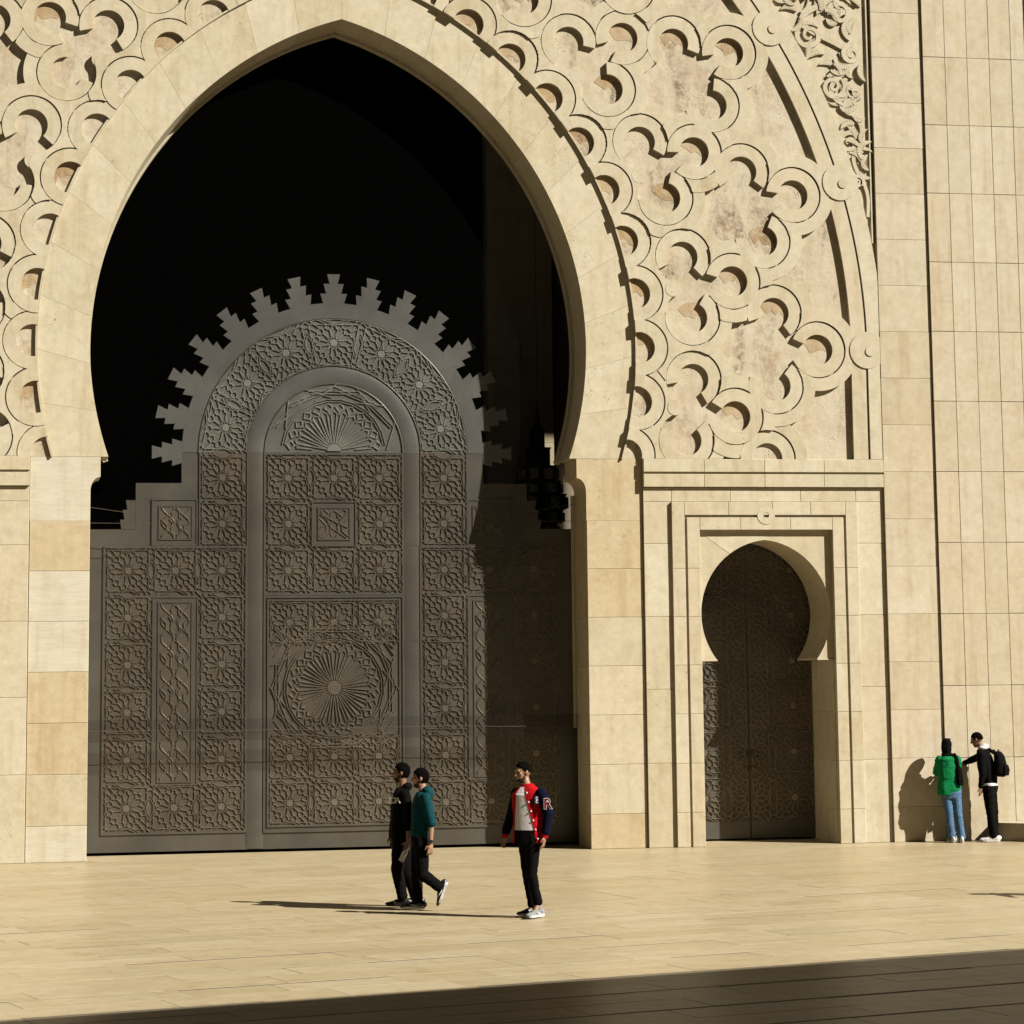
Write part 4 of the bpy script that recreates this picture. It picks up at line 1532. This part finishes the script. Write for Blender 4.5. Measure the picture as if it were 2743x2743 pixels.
M['white'] = plain('white_rubber', (0.72, 0.70, 0.68), 0.55, 0, 0.06)
M['grey_mesh'] = fabric('grey_shoe_mesh', (0.30, 0.32, 0.33), 0.7, 0.2)
M['black_leather'] = plain('black_shoe_leather', (0.012, 0.011, 0.010), 0.4, 0, 0.2)
M['patch'] = fabric('dark_patch', (0.01, 0.012, 0.03))
M['maroon'] = fabric('maroon_felt', (0.13, 0.004, 0.012))

class Person:
    def __init__(s, label, group, x, y, S, x0, gy, phi):
        s.o = empty('person', (x, y, 0.0))
        s.o.rotation_euler = (0, 0, CAMYAW)
        tag(s.o, label, 'person', group)
        s.S, s.x0, s.gy, s.ph = S, x0, gy, rad(phi)
    def L(s, x, y, d=0.0):
        """a place read off in the picture plane of this person, d metres further back"""
        return Vector(((x - s.x0) / s.S, d, (s.gy - y) / s.S))
    def body(s, head, hphi, tilt, pelvis, chest, neck, arms, legs, skin, k=1.0):
        s.hax = head_axes(rad(hphi), tilt)
        s.head = Vector(head)
        sp = Soup()
        add_head(sp, head, s.hax, k)
        sp.capsule(Vector(neck), Vector(head) - s.hax[2] * 0.06 - s.hax[1] * 0.015, 0.054, 0.052)
        p, c, n = Vector(pelvis), Vector(chest), Vector(neck)
        ph = s.ph
        sp.loft([(p - Vector((0, 0, 0.09)), 0.12, 0.085, ph), (p, 0.155, 0.105, ph), (p.lerp(c, 0.45), 0.135, 0.092, ph), (c, 0.165, 0.112, ph),
                 (c.lerp(n, 0.6), 0.165, 0.090, ph), (n, 0.075, 0.06, ph)])
        for sh, el, wr, tip, nrm, th in arms:
            sp.capsule(sh, el, 0.048, 0.038); sp.capsule(el, wr, 0.038, 0.027)
            add_hand(sp, wr, tip, nrm, thumb=th)
        for hp, kn, an, toe in legs:
            sp.capsule(hp, kn, 0.08, 0.052); sp.capsule(kn, an, 0.052, 0.036)
            sp.capsule(an, Vector(an).lerp(Vector(toe), 0.6), 0.035, 0.026)
        s.bm = sp.skin('body', skin, s.o, 0.006, 2, sf=0.4)
        for sg in (-1, 1):
            e = Soup()
            l, g, u = s.hax
            e.ell(s.head + g * 0.079 * k + l * sg * 0.032 * k + u * 0.012 * k, (l, g, u), (0.013, 0.006, 0.0055), 10, 6)
            obj('eye', e.v, e.f, M['eye'], s.bm, True)
    def trousers(s, pelvis, legs, mat, r=(0.098, 0.072, 0.058), top=0.10, cuff=0.05, fold=0.007, flare=0.0):
        sp = Soup()
        p = Vector(pelvis)
        sp.loft([(p - Vector((0, 0, 0.10)), 0.14, 0.105, s.ph), (p, 0.172, 0.125, s.ph), (p + Vector((0, 0, top)), 0.158, 0.115, s.ph)])
        for hp, kn, an, toe in legs:
            hp, kn, an = Vector(hp), Vector(kn), Vector(an)
            sp.capsule(hp, kn, r[0], r[1]); sp.capsule(kn, an + (kn - an).normalized() * cuff, r[1], r[2] + flare)
            sp.capsule(an + (kn - an).normalized() * (cuff + 0.03), an + (kn - an).normalized() * cuff * 0.6, r[2] + flare + 0.004, r[2] + flare + 0.004)
        return sp.skin('trousers', mat, s.o, 0.0085, 4, fold, (8, 8, 9), seed=s.x0)

# ---------------------------------------------------------------- walking man in black hoodie
A = Person('man walking in black hoodie with white lettering, black trousers, beside man in teal', 'people on the plaza', -0.405, -9.03, 933, 440, 1765, -90)
L = A.L
armsA = [(L(482, 485, -0.16), L(525, 760, -0.19), L(515, 1000, -0.19), L(480, 1150, -0.17), (-0.3, 1, 0), 1),
         (L(430, 485, 0.17), L(345, 760, 0.20), L(312, 965, 0.19), L(325, 1080, 0.18), (0, -1, 0), -1)]
legsA = [(L(425, 1010, -0.085), L(385, 1340, -0.09), L(447, 1665, -0.09), L(305, 1745, -0.09)),
         (L(440, 1010, 0.085), L(480, 1340, 0.09), L(590, 1660, 0.09), L(470, 1748, 0.09))]
A.body(L(432, 245), -92, -0.05, L(430, 985), L(432, 590), L(448, 415), armsA, legsA, SKIN['brown'])
sp = Soup()
ph = A.ph
sp.loft([(L(425, 1000), 0.165, 0.118, ph), (L(422, 940), 0.178, 0.128, ph), (L(424, 800), 0.176, 0.128, ph), (L(428, 620), 0.190, 0.132, ph), (L(436, 490), 0.190, 0.110, ph), (L(446, 415), 0.10, 0.075, ph)])
for sh, el, wr, *_ in armsA[:1]: sp.capsule(sh, el, 0.072, 0.062); sp.capsule(el, Vector(el).lerp(Vector(wr), 0.38), 0.062, 0.056)
for sh, el, wr, *_ in armsA[1:]: sp.capsule(sh, el, 0.072, 0.060); sp.capsule(el, wr, 0.060, 0.044)
sp.ell(L(500, 400), head_axes(ph)[0:3], (0.115, 0.07, 0.055))
A.top = sp.skin('hoodie', M['black_cloth'], A.o, 0.009, 4, 0.008, seed=3)
A.trousers(L(428, 985), legsA, M['black_denim'], (0.108, 0.082, 0.066))
for l_ in legsA: shoe(A.o, l_[2], l_[3], M['black_leather'], M['black_leather'])
hair('hair', A.head, A.hax, M['hair'], A.o)
beard('beard', A.head, A.hax, M['beard'], A.o)

# ---------------------------------------------------------------- walking man in teal
B = Person('man mid-stride in teal hooded top with rolled sleeves and black trousers', 'people on the plaza', -0.305, -9.50, 945, 600, 1803, -86)
L = B.L
armsB = [(L(720, 530, -0.17), L(785, 800, -0.20), L(772, 1030, -0.20), L(768, 1170, -0.20), (-0.6, 1, 0), 1),
         (L(690, 530, 0.17), L(610, 800, 0.19), L(585, 1000, 0.18), L(570, 1130, 0.17), (0, -1, 0), -1)]
legsB = [(L(640, 1010, 0.08), L(605, 1360, 0.09), L(612, 1710, 0.09), L(480, 1792, 0.09)),
         (L(660, 1010, -0.08), L(672, 1390, -0.09), L(885, 1545, -0.09), L(868, 1758, -0.09))]
B.body(L(652, 312), -88, 0.02, L(650, 985), L(672, 640), L(682, 470), armsB, legsB, SKIN['light'])
sp = Soup(); ph = B.ph
sp.loft([(L(655, 985), 0.168, 0.118, ph), (L(655, 930), 0.178, 0.126, ph), (L(662, 800), 0.172, 0.122, ph), (L(672, 640), 0.186, 0.130, ph), (L(680, 530), 0.182, 0.108, ph), (L(686, 465), 0.10, 0.08, ph)])
for sh, el, wr, *_ in armsB: sp.capsule(sh, el, 0.072, 0.060); sp.capsule(el, Vector(el).lerp(Vector(wr), 0.06), 0.060, 0.056)
sp.ell(L(728, 450), head_axes(ph), (0.125, 0.075, 0.062)); sp.ell(L(760, 490), head_axes(ph), (0.10, 0.06, 0.06))
sp.skin('hooded_top', M['teal'], B.o, 0.009, 4, 0.008, seed=7)
B.trousers(L(650, 975), legsB, M['black_denim'], (0.104, 0.078, 0.064))
shoe(B.o, legsB[0][2], legsB[0][3], M['black_leather'], M['white'], mark=M['white'])
shoe(B.o, legsB[1][2], legsB[1][3], M['black_leather'], M['white'], mark=M['white'])
hair('hair', B.head, B.hax, M['hair'], B.o)
beard('beard', B.head, B.hax, M['beard'], B.o)
w = MB()
wc = Vector(armsB[0][1]).lerp(Vector(armsB[0][2]), 0.93)
for i in range(14):
    a, b_ = 2 * pi * i / 14, 2 * pi * (i + 1) / 14
    q = [(wc.x + 0.034 * cos(t), wc.y + 0.034 * sin(t), wc.z + z_) for z_ in (-0.014, 0.014) for t in (a, b_)]
    w.add(q, [(0, 1, 3, 2)])
w.box(wc.x - 0.02, wc.x + 0.02, wc.y - 0.046, wc.y - 0.028, wc.z - 0.02, wc.z + 0.02)
w.build('wrist_watch', M['black_leather'], B.o)

# clear bottle in the hand of the man in black
bt = empty('water_bottle', A.o.matrix_basis @ Vector((0, 0, 0)))
bt.location = Vector((-0.405, -9.03, 0)) + Matrix.Rotation(CAMYAW, 3, 'Z') @ A.L(462, 1170, -0.20)
bt.rotation_euler = (0.0, rad(28), CAMYAW)
tag(bt, 'small clear plastic bottle carried low between the two walking men', 'bottle')
mg, nt, p_, out_ = new_mat('clear_plastic')
p_.inputs['Base Color'].default_value = (0.75, 0.75, 0.75, 1); p_.inputs['Roughness'].default_value = 0.15
p_.inputs['Transmission Weight'].default_value = 0.55
v, f = lathe([(0.0, -0.075), (0.030, -0.075), (0.033, -0.068), (0.033, -0.02), (0.030, -0.012), (0.033, -0.004), (0.033, 0.04), (0.025, 0.062), (0.013, 0.075), (0.013, 0.085)], 16)
obj('bottle', v, f, mg, bt, True)
v, f = lathe([(0.015, 0.083), (0.015, 0.100), (0.0, 0.101)], 12)
obj('cap', v, f, M['white'], bt, True)

# ---------------------------------------------------------------- man in varsity jacket
C = Person('man in red jacket with navy sleeves over white shirt and black jeans', 'people on the plaza', 0.885, -10.83, 979, 640, 1885, -15)
L = C.L
armsC = [(L(748, 462, -0.11), L(822, 715, -0.13), L(775, 955, -0.16), L(752, 1095, -0.18), (-0.9, 0.3, 0), 1),
         (L(448, 470, 0.11), L(398, 715, 0.13), L(318, 955, 0.10), L(282, 1070, 0.08), (0.6, -0.6, 0), -1)]
legsC = [(L(640, 965, -0.07), L(618, 1380, -0.09), L(690, 1730, -0.06), L(612, 1868, -0.16)),
         (L(550, 965, 0.07), L(572, 1370, 0.06), L(625, 1770, 0.12), L(528, 1868, 0.06))]
C.body(L(530, 240), -58, 0.12, L(592, 945), L(590, 600), L(578, 405), armsC, legsC, SKIN['tan'])
sp = Soup(); ph = C.ph
secs = [(L(600, 1030), 0.178, 0.130, ph), (L(598, 960), 0.190, 0.138, ph), (L(594, 800), 0.182, 0.132, ph), (L(592, 620), 0.192, 0.132, ph), (L(590, 480), 0.198, 0.112, ph), (L(584, 400), 0.10, 0.082, ph)]
sp.loft(secs)
sp.ell(L(584, 385), head_axes(ph), (0.088, 0.080, 0.030))
jk = sp.skin('jacket', M['red'], C.o, 0.009, 4, 0.006, seed=5)
for i, (sh, el, wr, *_) in enumerate(armsC):
    sp = Soup()
    sh, el, wr = Vector(sh), Vector(el), Vector(wr)
    ctr = L(590, 480)
    sp.capsule(sh.lerp(ctr, 0.06) - Vector((0, 0, 0.015)), el, 0.072, 0.064); sp.capsule(el, el.lerp(wr, 0.84), 0.066, 0.056)
    slv = sp.skin('sleeve', M['navy'], jk, 0.008, 4, 0.008, seed=i * 4)
    sp = Soup()
    sp.capsule(el.lerp(wr, 0.86), el.lerp(wr, 1.0), 0.046, 0.042)
    sp.skin('cuff', M['red'], jk, 0.006, 2)
# white shirt between the open fronts: a panel that follows the chest
g = Vector((sin(ph), -cos(ph), 0)); l = Vector((cos(ph), sin(ph), 0))
def chest(u, zc):
    """point on the jacket's skin: u from -1 to 1 across, zc picture height"""
    k = min(max((1030 - zc) / 630.0, 0), 1)
    c = L(600 - 16 * k, zc)
    rx, ry = 0.188, 0.132 - (0.02 if zc < 480 else 0)
    if zc < 470: rx = 0.188 - 0.085 * (470 - zc) / 70; ry = 0.115 - 0.03 * (470 - zc) / 70
    t = pi / 2 - u * pi / 2
    ct, st = cos(t), sin(t)
    q = 1.0 / (abs(ct) ** 2.6 + abs(st) ** 2.6) ** (1 / 2.6)
    return c + l * (rx * ct * q) + g * (ry * st * q)
def panel(name, us, zs, off, mat, parent):
    v, f = [], []
    n = len(us(zs[0]))
    for z_ in zs:
        for u in us(z_):
            p0 = chest(u, z_)
            nn = (p0 - L(594, z_)); nn.z = 0; nn.normalize()
            v.append(p0 + nn * off)
    for j in range(len(zs) - 1):
        for i in range(n - 1):
            a = j * n + i
            f.append((a, a + 1, a + n + 1, a + n))
    return obj(name, v, f, mat, parent, True)
zs_ = [400 + 12.2 * i for i in range(41)]
def us_shirt(z_):
    t = (z_ - 400) / 490.0
    a, b_ = -0.34 - 0.14 * t, 0.02 + 0.30 * t
    return [a + (b_ - a) * i / 12 for i in range(13)]
panel('shirt', us_shirt, zs_, 0.018, M['white_cloth'], C.o)
zt = [885 + 12 * i for i in range(14)]
panel('trouser_front', us_shirt, zt, 0.016, M['black_denim'], C.o)
for edge in (0, 1):
    def us_e(z_):
        t = (z_ - 400) / 490.0
        e = (-0.34 - 0.14 * t) if edge == 0 else (0.02 + 0.30 * t)
        return [e - 0.05, e - 0.02, e + 0.02, e + 0.05]
    panel('jacket_edge', us_e, [396 + 12.6 * i for i in range(52)], 0.022, M['red'], jk)
for i in range(6):
    z_ = 465 + 104 * i
    t = (z_ - 400) / 490.0
    p0 = chest(0.02 + 0.30 * t + 0.01, z_)
    nn = (p0 - L(594, z_)); nn.z = 0; nn.normalize()
    e = Soup(); e.ell(p0 + nn * 0.026, head_axes(ph), (0.012, 0.012, 0.012), 10, 8)
    obj('snap_button', e.v, e.f, M['white'], jk, True)

def text_mesh(name, body, size, mat, parent, loc, xdir, extrude=0.0015, bold=0.0):
    cu = bpy.data.curves.new('t', 'FONT')
    cu.body = body; cu.size = size; cu.extrude = extrude; cu.align_x = 'CENTER'; cu.align_y = 'CENTER'; cu.offset = bold
    t = bpy.data.objects.new('t', cu)
    WORK.collection.objects.link(t)
    dg = work_graph()
    me = bpy.data.meshes.new_from_object(t.evaluated_get(dg))
    bpy.data.objects.remove(t)
    me.materials.clear(); me.materials.append(mat)
    o = bpy.data.objects.new(name, me)
    COL.objects.link(o)
    o.parent = parent
    x = Vector(xdir).normalized(); zc = Vector((0, 0, 1)); n = x.cross(zc)
    o.matrix_local = Matrix(((x.x, zc.x, n.x, loc[0]), (x.y, zc.y, n.y, loc[1]), (x.z, zc.z, n.z, loc[2]), (0, 0, 0, 1)))
    return o
# chest patch and sleeve letter
p0 = chest(0.40, 545); nn = (p0 - L(594, 545)); nn.z = 0; nn.normalize()
xd = Vector((-nn.y, nn.x, 0)); xd = xd if xd.x > 0 else -xd
pm = MB()
c0 = p0 + nn * 0.030
q = [c0 + xd * sx * 0.036 + Vector((0, 0, sz * 0.050)) for sx, sz in ((-1, -1), (1, -1), (1, 1), (-1, 1))]
pm.add(q + [x - nn * 0.02 for x in q], [(0, 1, 2, 3), (0, 1, 5, 4), (1, 2, 6, 5), (2, 3, 7, 6), (3, 0, 4, 7)])
pt = pm.build('chest_patch', M['patch'], jk)
text_mesh('patch_letter', 'C', 0.045, M['white'], pt, c0 + nn * 0.003 + Vector((0, 0, 0.018)), xd, bold=0.001)
text_mesh('patch_letter', 'C', 0.045, M['white'], pt, c0 + nn * 0.003 - Vector((0, 0, 0.020)), xd, bold=0.001)
sl = Vector(armsC[0][0]).lerp(Vector(armsC[0][1]), 0.52)
nd = Vector((0.30, -0.95, 0)).normalized(); xd = Vector((0.95, 0.30, 0))
text_mesh('sleeve_letter_edge', 'R', 0.165, M['white_cloth'], jk, sl + nd * 0.075, xd, bold=0.008)
text_mesh('sleeve_letter', 'R', 0.165, M['maroon'], jk, sl + nd * 0.0775, xd, bold=0.0035)
e = Soup(); e.ell(sl + nd * 0.080 + Vector((0.0, 0, 0.032)), head_axes(0), (0.011, 0.006, 0.011), 10, 8)
obj('snap_button', e.v, e.f, M['white'], jk, True)
C.trousers(L(592, 945), legsC, M['black_denim'], (0.098, 0.070, 0.054), top=0.06)
shoe(C.o, legsC[0][2], legsC[0][3], M['grey_mesh'], M['white'], 1.02, mark=M['white'])
shoe(C.o, legsC[1][2], legsC[1][3], M['black_leather'], M['white'])
hair('hair', C.head, C.hax, M['hair'], C.o, top=1.09, line=0.042, back=-0.03)
beard('beard', C.head, C.hax, M['beard'], C.o)

# lettering wraps round the side of the chest of the man in black
ph = A.ph
cc = A.L(424, 600)
for i, ch in enumerate('ENCIA'):
    t = rad(57 - i * 11.5)
    ct, st = cos(t), sin(t)
    k = 1.0 / (ct ** 2.6 + st ** 2.6) ** (1 / 2.6)
    p0 = Vector((-0.134 * st * k, -0.192 * ct * k, 0))
    nn = Vector((-(st ** 1.6) / 0.134, -(ct ** 1.6) / 0.192, 0)).normalized()
    xd = Vector((-nn.y, nn.x, 0))
    text_mesh('lettering', ch, 0.10, M['white'], A.top, Vector((cc.x, cc.y, cc.z + 0.055)) + p0 + nn * 0.016, xd, bold=0.003)

# ---------------------------------------------------------------- woman in green at the wall
D = Person('woman in black headscarf, green hooded top and blue jeans seen from behind at the wall', 'people on the plaza', 9.905, -0.47, 789, 1030, 1525, 186)
L = D.L
armsD = [(L(880, 480, 0.0), L(862, 640, 0.10), L(940, 620, 0.22), L(1020, 590, 0.26), (0, 0.3, 1), 1),
         (L(1105, 480, 0.0), L(1128, 640, 0.10), L(1085, 590, 0.22), L(1040, 530, 0.28), (0, 0.3, 1), -1)]
legsD = [(L(965, 930, 0.0), L(985, 1200, -0.03), L(1012, 1475, 0.0), L(985, 1518, 0.20)),
         (L(1080, 930, 0.0), L(1105, 1200, -0.02), L(1133, 1475, 0.0), L(1140, 1518, 0.20))]
D.body(L(985, 305, 0.03), 176, 0.25, L(1020, 890), L(1000, 610), L(990, 440), armsD, legsD, SKIN['light'], 0.96)
sp = Soup(); ph = D.ph
sp.loft([(L(985, 925), 0.175, 0.120, ph), (L(1000, 850), 0.190, 0.135, ph), (L(1000, 730), 0.175, 0.130, ph), (L(995, 600), 0.185, 0.135, ph), (L(992, 490), 0.178, 0.115, ph), (L(990, 430), 0.10, 0.085, ph)])
for sh, el, wr, *_ in armsD: sp.capsule(sh, el, 0.074, 0.066); sp.capsule(el, wr, 0.066, 0.046)
sp.ell(L(1000, 480, -0.075), head_axes(ph), (0.15, 0.055, 0.055)); sp.ell(L(1012, 560, -0.10), head_axes(ph), (0.10, 0.035, 0.13))
sp.skin('hooded_top', M['green'], D.o, 0.009, 4, 0.014, (7, 7, 6), seed=2)
D.trousers(L(1020, 890), legsD, M['denim'], (0.092, 0.064, 0.056), flare=0.010, fold=0.008)
for l_ in legsD: shoe(D.o, l_[2], l_[3], M['white'], M['white'], 0.9)
sp = Soup(); ax = D.hax
sp.ell(D.head + ax[2] * 0.02, ax, (0.088, 0.108, 0.112)); sp.ell(D.head - ax[2] * 0.055 - ax[1] * 0.02, ax, (0.078, 0.088, 0.10))
sp.ell(L(988, 415, 0.0), head_axes(ph), (0.105, 0.095, 0.045)); sp.ell(L(972, 330, 0.0), head_axes(ph), (0.085, 0.075, 0.12))
sp.capsule(D.head + Vector((-0.02, 0, 0.115)), D.head + Vector((0.075, 0.02, 0.118)), 0.016, 0.009)
sp.skin('headscarf', M['black_cloth'], D.o, 0.008, 3, 0.006, seed=9)
bg_ = empty('shoulder_bag', (0, 0, 0))
bg_.location = Vector((9.905, -0.47, 0)) + Matrix.Rotation(CAMYAW, 3, 'Z') @ L(1120, 640, -0.10)
bg_.rotation_euler = (0, 0, CAMYAW)
tag(bg_, 'black shoulder bag hanging at the side of the woman in green', 'bag')
sp = Soup(); sp.loft([((0.005, 0, -0.20), 0.055, 0.05, 0.2), ((0, 0, -0.1), 0.062, 0.06, 0.2), ((-0.01, 0, 0.05), 0.05, 0.05, 0.2), ((-0.02, 0, 0.12), 0.03, 0.03, 0.2)])
sp.skin('bag', M['black_cloth'], bg_, 0.009, 3, 0.006)
sp = Soup(); sp.capsule((-0.02, -0.01, 0.10), (-0.035, -0.01, 0.24), 0.030, 0.026); sp.capsule((-0.035, -0.01, 0.24), (-0.06, 0.05, 0.295), 0.026, 0.024)
sp.skin('strap', M['black_cloth'], bg_, 0.008, 2)

# ---------------------------------------------------------------- man with backpack
Ep = Person('man in black jacket with white collar, black jeans and white sneakers, wearing a backpack', 'people on the plaza', 10.50, -0.50, 789, 1450, 1540, -118)
L = Ep.L
armsE = [(L(1372, 440, -0.14), L(1372, 650, -0.19), L(1345, 835, -0.16), L(1348, 935, -0.14), (-0.6, 0.6, 0), 1),
         (L(1420, 440, 0.14), L(1300, 500, 0.18), L(1190, 545, 0.16), L(1125, 560, 0.14), (0, 0.2, -1), -1)]
legsE = [(L(1455, 860, -0.08), L(1470, 1150, -0.10), L(1500, 1470, -0.08), L(1335, 1532, -0.08)),
         (L(1505, 860, 0.08), L(1535, 1150, 0.08), L(1540, 1475, 0.10), L(1400, 1534, 0.12))]
Ep.body(L(1338, 248), -112, 0.28, L(1482, 840), L(1440, 580), L(1400, 370), armsE, legsE, SKIN['brown'])
sp = Soup(); ph = Ep.ph
sp.loft([(L(1480, 800), 0.170, 0.118, ph), (L(1470, 730), 0.182, 0.130, ph), (L(1450, 590), 0.188, 0.132, ph), (L(1425, 450), 0.182, 0.112, ph), (L(1405, 370), 0.10, 0.08, ph)])
for sh, el, wr, *_ in armsE: sp.capsule(sh, el, 0.072, 0.060); sp.capsule(el, wr, 0.060, 0.042)
sp.skin('jacket', M['black_cloth'], Ep.o, 0.009, 4, 0.008, seed=1)
sp = Soup(); sp.ell(L(1410, 345), head_axes(ph), (0.105, 0.085, 0.045)); sp.ell(L(1440, 325), head_axes(ph), (0.09, 0.06, 0.04))
sp.skin('collar', M['white_cloth'], Ep.o, 0.007, 3, 0.004)
sp = Soup(); sp.loft([(L(1482, 832), 0.176, 0.122, ph), (L(1480, 790), 0.176, 0.122, ph)])
sp.skin('shirt_hem', M['white_cloth'], Ep.o, 0.008, 2)
Ep.trousers(L(1484, 850), legsE, M['black_denim'], (0.104, 0.078, 0.064), top=0.03, fold=0.010)
for l_ in legsE: shoe(Ep.o, l_[2], l_[3], M['white'], M['white'], 1.05)
hair('hair', Ep.head, Ep.hax, M['hair'], Ep.o, top=1.06, back=-0.04)
bp_ = empty('backpack', (0, 0, 0))
bp_.location = Vector((10.50, -0.50, 0)) + Matrix.Rotation(CAMYAW, 3, 'Z') @ L(1600, 560, -0.06)
bp_.rotation_euler = (0, rad(-8), CAMYAW + rad(-118))
tag(bp_, 'black backpack on the back of the man at the wall', 'backpack')
sp = Soup()
sp.loft([((0, 0.02, -0.19), 0.12, 0.075, 0), ((0, 0.03, -0.15), 0.145, 0.10, 0), ((0, 0.025, 0.02), 0.145, 0.095, 0), ((0, 0.01, 0.15), 0.13, 0.075, 0), ((0, -0.01, 0.21), 0.08, 0.05, 0)])
bk = sp.skin('bag', M['black_cloth'], bp_, 0.009, 4, 0.004)
sp = Soup(); sp.loft([((0, 0.12, -0.17), 0.10, 0.04, 0), ((0, 0.13, -0.08), 0.11, 0.045, 0), ((0, 0.12, 0.0), 0.09, 0.03, 0)])
sp.skin('front_pocket', M['black_cloth'], bp_, 0.008, 3)
for sx in (-1, 1):
    sp = Soup(); sp.capsule((sx * 0.08, -0.06, 0.17), (sx * 0.10, -0.12, 0.235), 0.024, 0.022); sp.capsule((sx * 0.10, -0.12, 0.235), (sx * 0.11, -0.22, 0.20), 0.022, 0.02)
    sp.skin('shoulder_strap', M['black_cloth'], bp_, 0.008, 2)
m = MB()
for i in range(8):
    a, b_ = pi * i / 8, pi * (i + 1) / 8
    bar(m, (0.03 * cos(a), 0.21 + 0.03 * sin(a)), (0.03 * cos(b_), 0.21 + 0.03 * sin(b_)), 0.012, 0.012)
m.build('carry_loop', M['black_cloth'], bp_)
m = MB(); m.box(-0.147, -0.152, 0.0, 0.02, -0.075, -0.06); m.box(-0.147, -0.152, -0.03, -0.012, -0.10, -0.088); m.build('reflective_tab', M['white'], bp_)

# ---------------------------------------------------------------- someone just outside the frame whose shadow reaches in
def copy_tree(o, parent=None):
    c = o.copy()
    COL.objects.link(c)
    c.parent = parent
    for ch in list(o.children): copy_tree(ch, c)
    return c
F_ = copy_tree(Ep.o)
F_.location = (8.85, -10.75, 0)
F_.rotation_euler = (0, 0, rad(60))
F_['label'] = 'person beyond the right edge whose shadow falls on the paving'
bpy.data.scenes.remove(WORK)
